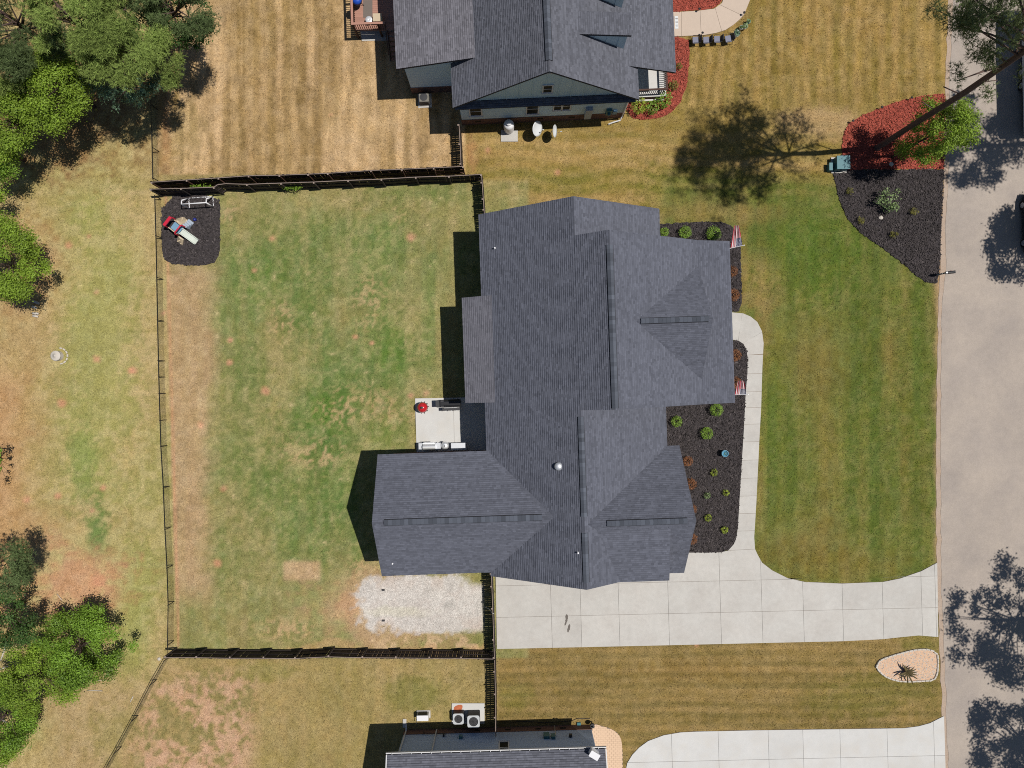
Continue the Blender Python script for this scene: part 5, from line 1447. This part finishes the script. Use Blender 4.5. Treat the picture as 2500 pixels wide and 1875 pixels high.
# propane tank on its pad, two dishes
p = W(1243.5, 332); slab = MB().rbox(-.62, .62, -.43, .43, -.02, .07, .02).build('tank_pad', M['concrete'])
slab.location = p; tagit(slab, 'square concrete pad under the white gas tank', 'pad')
p = W(1242.5, 319); tk = thing('propane_tank', 'upright white propane tank against the blue-grey house wall', 'tank', (p.x, p.y+.05, .07))
MB().lathe([(.30,0),(.36,.1),(.38,.3),(.38,.95),(.34,1.12),(.22,1.2),(.1,1.22)], 26).build('body', M['white_plastic'], tk, True)
dm = MB().lathe([(.19,1.18),(.20,1.34),(.17,1.38),(.04,1.40)], 20).build('valve_dome', M['white_plastic'], tk, True); MB().lathe([(.28,-.001),(.28,.06)], 20).build('foot_ring', M['dark_plastic'], tk)
def dish(label, px, py, h, az, elev, R, grp='satellite dishes by the blue-grey house'):
    p = W(px, py, h); c = thing('satellite_dish', label, 'dish', (p.x, p.y, 0), 0, grp)
    n = Vector((math.cos(az)*math.cos(elev), math.sin(az)*math.cos(elev), math.sin(elev)))
    q = n.to_track_quat('Z', 'Y'); C = Vector((0, 0, h))
    MB().tube([(-n.x*.15,-n.y*.15,0),(-n.x*.15,-n.y*.15,h-.05)], .03, 8).build('mast', M['steel_rough'], c)
    m = MB(); prof = [(.01,.0),(R*.35,.012),(R*.7,.05),(R,.11),(R,.125),(R*.7,.065),(R*.35,.027),(.01,.015)]; m.lathe(prof, 28); m.v = [tuple(C + q @ Vector((a, b, z))) for a, b, z in m.v]
    m.build('reflector', M['rv_white'], c, True)
    tip = C + n*.62 - (q @ Vector((0, .1, 0)))
    MB().tube([C + q @ Vector((0,-R*.95,.1)), tip], .014, 6).build('feed_arm', M['fence_top'], c); MB().tube([tip, tip-n*.12], [.04,.035], 8).build('receiver', M['pot_white'], c)
dish('larger white satellite dish next to the gas tank', 1309, 314, 1.1, -.35, math.radians(38), .53)
dish('smaller white satellite dish, the one farther from the gas tank', 1351, 320, 1.1, -.12, math.radians(22), .44)

# utility cabinet, mailbox, lights
p = W(2047, 404); tf = thing('utility_cabinet', 'teal green utility cabinet in the tree shade beside the red mulch', 'cabinet', (p.x, p.y, 0), .02)
MB().bx(-.56, .56, -.58, .58, -.02, .08).build('pad', M['concrete'], tf); MB().rbox(-.44, .46, -.46, .46, .08, .72, .03).build('body', M['teal_paint'], tf)
MB().rbox(-.47, .49, -.50, .48, .721, .80, .03).build('lid', M['teal_paint'], tf); MB().bx(-.1, .02, -.49, -.465, .35, .5).build('latch', M['black_metal'], tf)
p = W(2022, 411); pd = thing('utility_pedestal', 'narrow teal utility pedestal left of the larger cabinet', 'pedestal', (p.x, p.y, 0))
MB().rbox(-.12, .12, -.26, .26, 0, .42, .03).build('body', M['teal_paint'], pd); MB().rbox(-.13, .13, -.28, .28, .421, .47, .03).build('lid', M['teal_paint'], pd)
p = W(2286, 672); mx = thing('mailbox', 'black mailbox on a post at the point of the roadside black bed', 'mailbox', (p.x, p.y, .03), math.radians(6))
MB().bx(-.05, .05, -.05, .05, 0, 1.25).build('post', M['steel_rough'], mx); MB().bar((-.2,0,.98),(.55,0,.98),.07,.06).build('arm', M['black_metal'], mx); MB().bar((0,0,.6),(.35,0,.96),.05).build('brace', M['black_metal'], mx)
bx_ = MB(); gable_body(bx_, [(-.1,1.02),(.1,1.02)]+[(.1*math.cos(a),1.14+.1*math.sin(a)) for a in np.linspace(0, math.pi, 9)], .02, .62, 'u'); bx_.build('box', M['black_metal'], mx)
MB().bx(.621, .635, -.1, .1, 1.03, 1.22).build('door', M['dark_plastic'], mx); MB().bx(.3, .34, .105, .115, 1.1, 1.3).build('signal_flag', M['red_plastic'], mx)
def pathlight(label, px, py):
    p = W(px, py); c = thing('path_light', label, 'light', p, 0, 'small black path lights')
    MB().tube([(0,0,0),(0,0,.32)], .012, 6).build('stake', M['black_metal'], c); MB().lathe([(.05,.30),(.05,.38),(.09,.39),(.02,.43)], 12).build('cap', M['black_metal'], c)
for lab, a, b in (('path light on the upper edge of the red mulch, nearest the pine', 2219, 243), ('path light midway along the upper edge of the red mulch', 2147, 266), ('path light at the left end of the red mulch edge', 2077, 299), ('path light where the red and black roadside beds meet at the road', 2298, 409),
                  ('path light on the red side of the neighbour\'s walkway', 1704, 28), ('path light between the walkway and the row of chairs', 1712, 86), ('path light on the outer bend of the neighbour\'s walkway', 1813, 37), ('small white-capped light beside the lower flag', 1806, 924)): pathlight(lab, a, b)
# pale rocks
def rock(label, px, py, s, seed, z=.03, grp=None):
    r = random.Random(seed); p = W(px, py); m = MB(); m.lathe([(.02,0),(s,.02),(s*.9,s*.5),(s*.4,s*.8),(.02,s*.85)], 9)
    m.v = [(a*r.uniform(.8,1.2), b*r.uniform(.7,1.1), c) for a, b, c in m.v]; o = m.build('rock', M['stone']); o.location = (p.x, p.y, z); tagit(o, label, 'rock', grp)
rock('pale rock in the black bed below the large pale bush', 2149, 532, .16, 1); rock('white rock on the red mulch under the young tree', 2174, 402, .17, 2); rock('pale stone block at the lower left fence corner', 389, 1608, .13, 3, 0)
# palm bed with white edging stones
pb = MB().prism(densify(PX(BED_PALM), .2, .01, 9), -.03, .05).build('palm_gravel_bed', M['gravel_pink']); pb['kind'] = 'structure'
def pebbles(parent, poly_px, dens, z, seed, m, s=(.015, .04)):
    poly = PX(poly_px); xs = [a for a, b in poly]; ys = [b for a, b in poly]; r = np.random.RandomState(seed)
    n = int((max(xs)-min(xs))*(max(ys)-min(ys))*dens); X = r.uniform(min(xs), max(xs), n); Y = r.uniform(min(ys), max(ys), n)
    k = inpoly(X, Y, poly); X = X[k]; Y = Y[k]; n = len(X); S = r.uniform(*s, n)
    a = r.uniform(0, 6.28, n); C = np.stack([X, Y, np.full(n, z)], -1)
    def o(ax, ay, az): return C + np.stack([(np.cos(a)*ax-np.sin(a)*ay)*S, (np.sin(a)*ax+np.cos(a)*ay)*S, az*S], -1)
    V = np.stack([o(-1,-.7,0), o(1,-.8,0), o(.9,.8,0), o(-.8,.9,0), o(.05,0,.8)], 1).reshape(-1, 3)
    b = (np.arange(n)*5)[:, None]
    F = np.concatenate([b+np.array([[0,1,4]]), b+np.array([[1,2,4]]), b+np.array([[2,3,4]]), b+np.array([[3,0,4]])], 1).reshape(-1, 3)
    tn = np.repeat(np.clip(r.normal(.45, .25, n), 0, 1), 4)
    return np_mesh('pebbles', V, F, m, parent, tone=tn, kind='stuff')
pebbles(pb, BED_PALM, 120, .05, 5, M['pebble'])
ring = smooth_poly(PX(BED_PALM), 1); tot = []; 
for i in range(len(ring)): tot.append((Vector(ring[i]), Vector(ring[(i+1)%len(ring)])))
acc = 0.0; stm = None
for a, b in tot:
    l = (b-a).length; t = (b-a)/l
    while acc < l:
        q = a + t*(acc)
        o = MB().rbox(-.15, .15, -.055, .055, -.02, .13, .03, 2).build('edging_stone', M['stone'], pb) if stm is None else link('edging_stone', stm, M['stone'], pb)
        stm = o.data
        o.location = (q.x, q.y, random.uniform(-.01, .01)); o.rotation_euler = (0, 0, math.atan2(t.y, t.x)+random.uniform(-.05, .05))
        acc += .315
    acc -= l
p = W(2212, 1640, .3); pm = thing('palm', 'small dry-leaved palm in the white-edged gravel bed', 'palm', (p.x, p.y, .05))
MB().lathe([(.09,0),(.08,.15),(.05,.3)], 10).build('trunk', M['bark'], pm)
for q, (a, l) in enumerate(((-.25,.85),(-.55,.95),(.05,.8),(.35,.75),(.62,.7),(.95,.45),(1.5,.4),(2.05,.75),(1.85,.5),(3.4,.75),(3.75,.8),(4.35,.55),(4.72,.85),(5.15,1.0),(5.6,.5))):
    m = MB(); vs = []; fs = []; n = 6
    for i in range(n+1):
        t = i/n; w = .055*math.sin(math.pi*min(1, t*.85+.12)); x = l*t; z = .3+.28*math.sin(t*2.3)*l - .1*t
        c, s = math.cos(a), math.sin(a)
        vs += [(c*x-s*w, s*x+c*w, z-.02), (c*x, s*x, z+.012), (c*x+s*w, s*x-c*w, z-.02)]
    for i in range(n): fs += [(i*3, i*3+1, i*3+4, i*3+3), (i*3+1, i*3+2, i*3+5, i*3+4)]
    m.add(vs, fs, random.random()); m.build('frond', M['palm'], pm)

# gravel stones on the pad behind the wing, wheel stops
gpx = [(934,1408),(898,1431),(882,1446),(871,1472),(879,1499),(900,1522),(928,1539),(991,1543),(1105,1539),(1178,1537),(1182,1427),(1124,1415),(1067,1404)]
gst = pebbles(None, gpx, 60, -.002, 8, M['pebble'], (.01, .028)); gst.name = 'gravel'; tagit(gst, 'loose white gravel on the parking pad beside the garage wing', 'gravel')
for lab, a, b in (('small dark block on the gravel pad, upper one', 936, 1440), ('small dark block on the gravel pad, lower one', 936.5, 1514.5)):
    p = W(a, b); o = MB().rbox(-.1, .1, -.06, .06, 0, .1, .02).build('wheel_chock', M['dark_plastic']); o.location = p; tagit(o, lab, 'block', 'dark blocks on the gravel pad')

# condensers, pad and heat pump by the bottom house
pad = MB().rbox(-1.2, 1.2, -.75, .75, -.02, .08, .03).build('condenser_pad', M['concrete_pale']); p = W(1143, 1741); pad.location = p; tagit(pad, 'concrete pad with a rust stain under the two fan units', 'pad')
MB().prism(densify(smooth_poly([(-1.1,.1),(-.6,.15),(-.35,.5),(-.6,.7),(-1.0,.55)], 1), .1, .03, 2), .0785, .083).build('rust_stain', mat('rust_stain', T(190,108,74), .95, noise=((4, .3),)), pad)
def condenser(label, px, py, w, h):
    p = W(px, py, h); c = thing('air_conditioner', label, 'air conditioner', (p.x, p.y, .08), .02, 'fan units by the bottom house'); a = w/2; h = h-.08
    MB().rbox(-a*.97, a*.97, -a*.97, a*.97, 0, h-.06, .06).build('coil', M['dark_plastic'], c)
    gr = MB()
    for q in range(14):
        x = -a+.05+(w-.1)*q/13
        gr.bx(x-.008, x+.008, a*.97, a*.995, .05, h-.08); gr.bx(x-.008, x+.008, -a*.995, -a*.97, .05, h-.08); gr.bx(-a*.995, -a*.97, x-.008, x+.008, .05, h-.08); gr.bx(a*.97, a*.995, x-.008, x+.008, .05, h-.08)
    gr.build('louvres', M['dark_plastic'], c, kind='stuff')
    R = a*.76; n = 32; vs = []; fs = []
    sq = [(math.cos(2*math.pi*k/n), math.sin(2*math.pi*k/n)) for k in range(n)]
    for cx, cy in sq:
        m = max(abs(cx), abs(cy)); k = a*min(1/m, 1.28)
        vs += [(cx*k, cy*k, h), (cx*R, cy*R, h), (cx*k, cy*k, h-.06), (cx*R, cy*R, h-.12)]
    for k in range(n):
        j = (k+1) % n; fs += [(k*4, j*4, j*4+1, k*4+1), (k*4, k*4+2, j*4+2, j*4), (k*4+1, j*4+1, j*4+3, k*4+3)]
    m = MB(); m.add(vs, fs); m.build('top_panel', M['unit_grey'], c)
    MB().lathe([(.005,h-.13),(R,h-.13),(R,h-.125)], 24).build('fan_well', M['black_metal'], c)
    f = MB().lathe([(.10,h-.11),(.10,h-.04),(.02,h-.03)], 14).build('fan_hub', M['dark_plastic'], c)
    for q in range(3):
        b = MB(); t = .4+q*2.094; vs = []
        for rr, wd in ((.09,.35),(R*.6,.5),(R*.94,.42)):
            for s in (-1, 1): vs.append((math.cos(t+s*wd)*rr, math.sin(t+s*wd)*rr, h-.09+s*.025))
        b.add(vs, [(0,2,3,1),(2,4,5,3)]); b.build('fan_blade', M['blade_grey'], f)
    gd = MB()
    for rr in (R*.35, R*.65, R*.98):
        gd.tube([(math.cos(x)*rr, math.sin(x)*rr, h+.005) for x in np.linspace(0, 2*math.pi, 25)], .004, 4, False)
    for q in range(8):
        t = q*math.pi/4; gd.bar((0,0,h+.006),(math.cos(t)*R,math.sin(t)*R,h+.006), .005)
    gd.build('guard', M['black_metal'], c)
condenser('smaller fan unit beside the rust stain on the concrete pad', 1119, 1755.5, .78, .72)
condenser('larger fan unit next to the brown fence on the concrete pad', 1156, 1762, .88, 1.0)
p = W(1031.5, 1757, .7); hp = thing('heat_pump', 'white box-shaped outdoor unit near the left corner of the bottom house', 'air conditioner', (p.x, p.y+.1, 0), .02)
MB().rbox(-.42, .42, -.20, .20, .08, .72, .03).build('case', M['white_plastic'], hp); MB().bx(-.36, .30, .201, .22, .14, .66).build('grille', M['dark_plastic'], hp); MB().bx(-.5, .5, -.28, .28, 0, .08).build('base', M['concrete'], hp)
MB().tube([(-.42,-.05,.5),(-.5,-.25,.45),(-.5,-.5,.4)], .025, 6).build('hose', M['dark_plastic'], hp)
p = W(988, 1765); sb_ = MB().rbox(-.13, .13, -.32, .32, 0, .08, .03).build('splash_block', M['concrete']); sb_.location = p; tagit(sb_, 'small concrete splash block at the downspout of the bottom house', 'block')
# white box on the bottom house roof
p = W(1451, 1843, 4.9); rv = thing('roof_vent_box', 'white box standing on the roof corner of the bottom house', 'box', (p.x, p.y, 4.56), math.radians(-31))
MB().rbox(-.30, .30, -.19, .19, -.15, .40, .03).build('body', M['white_plastic'], rv); MB().rbox(-.34, .34, -.22, .22, .401, .46, .03).build('lid', M['white_plastic'], rv)
# paver walk at the bottom house
pv = MB().prism(smooth_poly(PX(PAVER), 1), -.04, .04).build('paver_walk', M['joint']); pv['kind'] = 'structure'
pp_ = smooth_poly(PX(PAVER), 1); tile = None
for i in range(26):
    for j in range(40):
        x = -.2*0 + W(1405,0).x + i*.31; y = W(0,1768).y - j*.155; x += .155*(j % 2)
        if x < W(1440, 0).x: continue
        q = clip(pp_, [(x, y-.15), (x+.30, y-.15), (x+.30, y), (x, y)])
        if len(q) > 2 and abs(area(q)) > .012:
            if abs(area(q)-.045) < .001:
                if tile is None: tile = MB().bx(0, .297, -.147, 0, -.02, .055)
                o = link('paver', tile.me if hasattr(tile, 'me') else None, M['pavers'], pv) if hasattr(tile, 'me') else tile.build('paver', M['pavers'], pv)
                tile.me = o.data; o.location = (x, y, random.uniform(0, .004))
            else: MB().prism(q, -.02, .056).build('paver', M['pavers'], pv)

# septic riser in the left field
p = W(134.5, 868.5, .42); sr = thing('septic_riser', 'round white lidded riser with a ring of pale stones in the left field', 'riser', (p.x, p.y, 0))
MB().lathe([(.36,0),(.34,.34)], 24).build('barrel', M['stone'], sr); MB().lathe([(.37,.34),(.37,.39),(.30,.42),(.08,.46),(.08,.50),(.01,.51)], 24).build('lid', M['stone'], sr, True)
for q in range(7):
    a = -1.3+q*.45; m = MB(); m.rbox(-.10, .10, -.05, .05, 0, .07, .03); o = m.build('stone', M['stone'], sr); o.location = (math.cos(a)*.58+.08, math.sin(a)*.58, 0); o.rotation_euler = (0, 0, a+1.57)
# split logs and sticks
def log(label, pts, w, name='log', grp='pale dead wood lying about'):
    P = [W(a, b, .06) for a, b in pts]; O = P[0].copy(); O.z = 0; m = MB(); m.tube([q-O for q in P], w, 7); o = m.build(name, M['deadwood'], None, True); o.location = O; tagit(o, label, 'wood', grp)
log('thickest pale split log by the left edge tree', [(80,735),(96,741)], .1); log('pale log under the left edge tree, second in the pile', [(79,748),(90,752)], .09); log('short pale log lowest in the pile by the left edge', [(80,765),(94,766)], .09); log('short pale log beside the lowest in the pile', [(80,771),(93,773)], .08)
log('long thin stick on the grass below the lower left trees', [(214,1685),(250,1687)], .025, 'stick'); log('forked white stick nearest the slanting wire fence', [(318,1714),(325,1700)], .03, 'stick'); log('bare pale branch in the leaves at the lower left edge', [(2,1612),(10,1590),(14,1572)], .05, 'branch'); log('second bare pale branch at the left edge, lying flat', [(0,1634),(22,1626)], .05, 'branch'); log('bare branch lowest at the left edge', [(2,1755),(18,1765)], .05, 'branch'); log('thin pale twig on the clay above the leafy tree', [(139,1450),(152,1466)], .018, 'stick'); log('curved stick on the grass right of the lower left trees', [(228,1661),(262,1660)], .02, 'stick')

# white hose over the fence gate
p = W(1183, 1481); hs = MB(); q0 = Vector((0,0,.05)); hs.tube([(0,0,.05),(.25,-.03,.3),(.45,.04,.9),(.62,.05,1.72),(.72,.06,1.78)], .018, 6); o = hs.build('hose', M['pot_white'], None, True); o.location = p; tagit(o, 'thin white hose hung over the gate by the driveway', 'hose')

# vines between the two top fences
V, F, TN = leaf_cloud([(np.array((W(x, 470, .3).x, W(0, 456+random.uniform(-3, 3), .9).y, .8)), .22) for x in list(range(478, 522, 6)) + list(range(700, 745, 9))], 900, .06, np.random.RandomState(9)); vo = np_mesh('vine', V, F, M['leaf_mid'], None, tone=TN); tagit(vo, 'leafy green vine growing between the two top fences', 'vine')

# deck of the neighbour's house
dk = thing('deck', 'red-brown raised wooden deck at the back of the blue-grey house', 'deck', W(920, 30), math.atan(.03))
DZ = 1.15; sD = W(860, 55, DZ); e0 = W(920, 30)
def dl(px, py, h): # photo position to deck-local coordinates
    w = W(px, py, h) - e0; th = -math.atan(.03); return (w.x*math.cos(th)-w.y*math.sin(th), w.x*math.sin(th)+w.y*math.cos(th))
x0, y0 = dl(858, 59, DZ+.97); x1, _ = dl(975, 60, DZ)
y = y0
while y < y0 + 6.0:
    MB().bx(x0, x1, y, y+.135, DZ-.03, DZ).build('deck_board', M['wood_dark'] if False else M['wood_deck'], dk); y += .142
for q in range(4): MB().bx(x0+.05, x1, y0+.1+q*1.6, y0+.15+q*1.6, DZ-.24, DZ-.031).build('joist', M['wood_dark'], dk)
for xx in (x0+.05, x0+1.8, x0+3.3):
    for yy in (y0+.08, y0+2.6, y0+5.0): MB().bx(xx-.06, xx+.06, yy-.06, yy+.06, 0, DZ-.03 if xx > x0+.1 and yy > y0+.1 else DZ+.98).build('post', M['wood_dark'], dk)
rl = MB().bx(x0-.02, x0+.14, y0-.05, y0+6, DZ+.95, DZ+.99).build('side_rail', M['wood_deck'], dk); r2_ = MB().bx(x0+.141, x0+2.35, y0-.05, y0+.11, DZ+.95, DZ+.99).build('end_rail', M['wood_deck'], dk)
for q in range(42): MB().bx(x0+.02, x0+.06, y0+.1+q*.14, y0+.14+q*.14, DZ, DZ+.95).build('baluster', M['wood_dark'], rl)
for q in range(15): MB().bx(x0+.2+q*.145, x0+.24+q*.145, y0+.0, y0+.04, DZ, DZ+.95).build('baluster', M['wood_dark'], r2_)
for q in range(6): MB().bx(x0+2.4, x0+3.3, y0-.28*(q+1), y0-.28*q-.02, DZ-.19*(q+1)-.04, DZ-.19*(q+1)).build('stair_tread', M['wood_deck'], dk)
for s in (x0+2.36, x0+3.34): MB().bar((s,y0,DZ-.05),(s,y0-1.7,.02),.05,.22).build('stringer', M['wood_dark'], dk); MB().bar((s,y0,DZ+.95),(s,y0-1.7,.95),.06,.06).build('stair_rail', M['wood_dark'], dk)
lp = MB().prism(PX([(880,74),(966,71),(966,99),(884,101)]), -.03, .07).build('landing_slab', M['concrete']); tagit(lp, 'concrete landing in the shade at the foot of the deck', 'slab')
a, b = 883, 12
p = W(898, 12, DZ+.02); rug = MB().bx(-.33, .33, -.9, .35, 0, .012).build('rug', mat('grey_rug', T(120,110,104), 1.0, noise=((20, .1),))); rug.location = (p.x, p.y, DZ+.003); tagit(rug, 'grey runner rug on the deck', 'rug')
p = W(900, 47, DZ+.4); fp = thing('fire_bowl', 'shiny round metal fire bowl at the end of the deck', 'fire bowl', (p.x, p.y, DZ)); MB().lathe([(.12,.12),(.22,.2),(.25,.36),(.23,.38),(.01,.30)], 24).build('bowl', M['steel'], fp, True)
for q in range(3): MB().bar((math.cos(q*2.1)*.1,math.sin(q*2.1)*.1,.2),(math.cos(q*2.1)*.22,math.sin(q*2.1)*.22,0),.025).build('leg', M['black_metal'], fp)
p = W(870, -3, DZ+.9); cg = thing('covered_grill', 'round grill with a royal blue lid on the deck at the top edge', 'grill', (p.x, p.y, DZ)); MB().lathe([(.2,.4),(.32,.55),(.34,.68)], 22).build('bowl', M['black_metal'], cg, True); MB().lathe([(.35,.69),(.33,.85),(.2,.97),(.04,1.0)], 22).build('lid', M['blue_cover'], cg, True)
for q in range(3): MB().bar((math.cos(q*2.1)*.15,math.sin(q*2.1)*.15,.5),(math.cos(q*2.1)*.36,math.sin(q*2.1)*.36,0),.03).build('leg', M['black_metal'], cg)
p = W(921, 42, DZ+.5); bs = thing('bench_box', 'pale storage box at the deck corner by the stairs', 'box', (p.x, p.y, DZ), .03); MB().rbox(-.30, .30, -.26, .26, 0, .45, .03).build('body', M['tan_plastic'], bs); MB().rbox(-.32, .32, -.28, .28, .451, .5, .03).build('lid', M['tan_plastic'], bs)
# heat pump by the blue-grey house
p = W(1034, 236, .8); ac = thing('air_conditioner', 'grey outdoor unit in the shaded corner of the blue-grey house', 'air conditioner', (p.x, p.y, 0), .05)
MB().rbox(-.36, .36, -.34, .32, .06, .74, .08).build('case', mat('grey_beige_case', T(126,122,114), .6, noise=((8, .08),)), ac); MB().lathe([(.28,.741),(.28,.76),(.02,.77)], 20).build('fan_guard', M['dark_plastic'], ac)
for q in range(5): MB().bx(-.34, .34, -.395, -.381, .14+q*.11, .2+q*.11).build('louvre', M['dark_plastic'], ac)
MB().bx(-.5, .5, -.5, .5, 0, .06).build('pad', M['concrete'], ac)
# hose along the wall of the bottom house
P = [W(a, b, .03) for a, b in ((1222,1762),(1250,1763),(1290,1761),(1320,1764),(1360,1763),(1395,1760),(1410,1754),(1440,1754))]; O = P[0].copy(); m = MB(); m.tube([q-O for q in P], .02, 6); o = m.build('garden_hose', M['black_metal'], None, True); o.location = O; tagit(o, 'black garden hose along the wall of the bottom house', 'hose')
p = W(1444, 1762); hb = thing('hose_post', 'short black hose post at the right corner of the bottom house', 'post', p); MB().tube([(0,0,0),(0,0,.9)], .05, 8).build('post', M['black_metal'], hb); MB().lathe([(.16,.5),(.16,.7)], 12).build('reel', M['dark_plastic'], hb)
p = W(1413, 1766); vb = MB().rbox(-.14, .14, -.1, .1, 0, .12, .03).build('valve_box', M['teal_paint']); vb.location = p; tagit(vb, 'small green valve box on the ground by the bottom house', 'box')

# long white trailer across the road
p = W(2482, 180); tr_ = thing('travel_trailer', 'long white travel trailer parked at the right edge of the road', 'trailer', (p.x+1.22, p.y, 0), math.radians(1.2))
L2, hh = 4.65, 3.35
bd = MB(); prof = [(-L2,.75),(-L2,.55),(L2-.5,.55),(L2,1.2),(L2,2.3),(L2-.25,3.0),(L2-.8,hh),(-L2+.3,hh),(-L2,hh-.3)]
gable_body(bd, [(a, b) for a, b in prof], -1.2, 1.2, 'u'); bd.build('body', M['rv_white'], tr_)
MB().bx(-1.12, 1.12, -L2+.3, L2-.85, hh+.001, hh+.03).build('roof', M['rv_white'], tr_)
for y in (-2.2, 1.6): MB().rbox(-.4, .4, y-.5, y+.5, hh+.03, hh+.3, .12).build('roof_air_unit', M['pot_white'], tr_)
for z, w in ((1.0, .12), (1.3, .06), (2.0, .05)): MB().bx(-1.212, -1.201, -L2+.2, L2-.6, z, z+w).build('stripe', M['rv_blue'], tr_)
for y, w in ((-3.2,1.0),(-.8,1.2),(2.2,.8)):
    f = MB().bx(-1.215, -1.202, y-w/2, y+w/2, 1.7, 2.5).build('window', M['black_metal'], tr_); MB().bx(-1.222, -1.216, y-w/2+.06, y+w/2-.06, 1.76, 2.44).build('pane', M['glass'], f)
d_ = MB().bx(-1.22, -1.203, .5, 1.25, .7, 2.6).build('door', M['pot_white'], tr_); MB().bx(-1.25, -1.221, .56, .62, 1.5, 1.62).build('handle', M['black_metal'], d_)
MB().tube([(-1.3,-3.6,3.05),(-1.3,1.9,3.05)], .08, 10).build('awning_roll', M['dark_plastic'], tr_)
for s in (-1, 1):
    for y in (-1.0, -.05):
        w = MB(); w.tube([(s*.95,y,.36),(s*1.18,y,.36)], .36, 20); w = w.build('wheel', M['rubber'], tr_); MB().tube([(s*1.1,y,.36),(s*1.19,y,.36)], .2, 16).build('rim', M['steel_rough'], w)
MB().bar((0,L2-.6,.6),(0,L2+1.0,.5),.12).build('hitch', M['black_metal'], tr_); MB().bx(-1.15, 1.15, -L2+.1, L2-.7, .42, .549).build('chassis', M['black_metal'], tr_)
# black car
p = W(2489, 548); car = thing('parked_car', 'black car at the right edge below the white trailer', 'car', (p.x+.92, p.y, 0), math.radians(1.5))
body = MB(); sec = [(-2.2,.62,.78,.70),(-2.05,.80,.86,.86),(-1.3,.88,.92,.96),(-.2,.9,.95,1.0),(.9,.9,.95,1.0),(1.6,.88,.9,.98),(2.1,.78,.8,.86),(2.22,.62,.66,.72)]
vs = []; fs = []
for y, w, w2, z in sec:
    z *= .95
    vs += [(-w,y,.22),(-w2,y,.5),(-w2*.97,y,z*.85),(-w*.86,y,z),(w*.86,y,z),(w2*.97,y,z*.85),(w2,y,.5),(w,y,.22)]
for i in range(len(sec)-1):
    for q in range(8): fs.append((i*8+q, (i+1)*8+q, (i+1)*8+(q+1)%8, i*8+(q+1)%8))
fs += [tuple(range(8)), tuple((len(sec)-1)*8+q for q in range(8))[::-1]]
body.add(vs, fs); body.build('body', M['black_paint'], car, True)
cab = MB(); sec = [(-1.95,.74,.9),(-1.3,.66,1.38),(-.2,.66,1.46),(.45,.65,1.42),(1.15,.74,.93)]; vs = []; fs = []
for y, w, z in sec: vs += [(-.78,y,.9),(-w,y,z-.05),(-w+.08,y,z),(w-.08,y,z),(w,y,z-.05),(.78,y,.9)]
for i in range(4):
    for q in range(6): fs.append((i*6+q, (i+1)*6+q, (i+1)*6+(q+1)%6, i*6+(q+1)%6))
cab.add(vs, fs); cab.build('cabin', M['glass'], car, True)
MB().add([(-.60,-1.28,1.395),(.60,-1.28,1.395),(.60,.42,1.435),(-.60,.42,1.435),(-.6,-.2,1.475),(.6,-.2,1.475)], [(0,1,5,4),(4,5,2,3)]).build('roof_panel', M['black_paint'], car)
for s in (-1, 1):
    for y in (-1.4, 1.35):
        w = MB(); w.tube([(s*.68,y,.32),(s*.91,y,.32)], .32, 20); w = w.build('wheel', M['rubber'], car); MB().tube([(s*.85,y,.32),(s*.92,y,.32)], .2, 16).build('rim', M['steel_rough'], w)
    MB().bx(s*.92-.06, s*.92+.06, .75, .93, .88, 1.02).build('mirror', M['black_paint'], car); MB().bx(s*.62-.14, s*.62+.14, 2.12, 2.2, .55, .68).build('headlight', M['pot_white'], car); MB().bx(s*.62-.14, s*.62+.14, -2.2, -2.12, .6, .74).build('tail_light', M['red_plastic'], car)
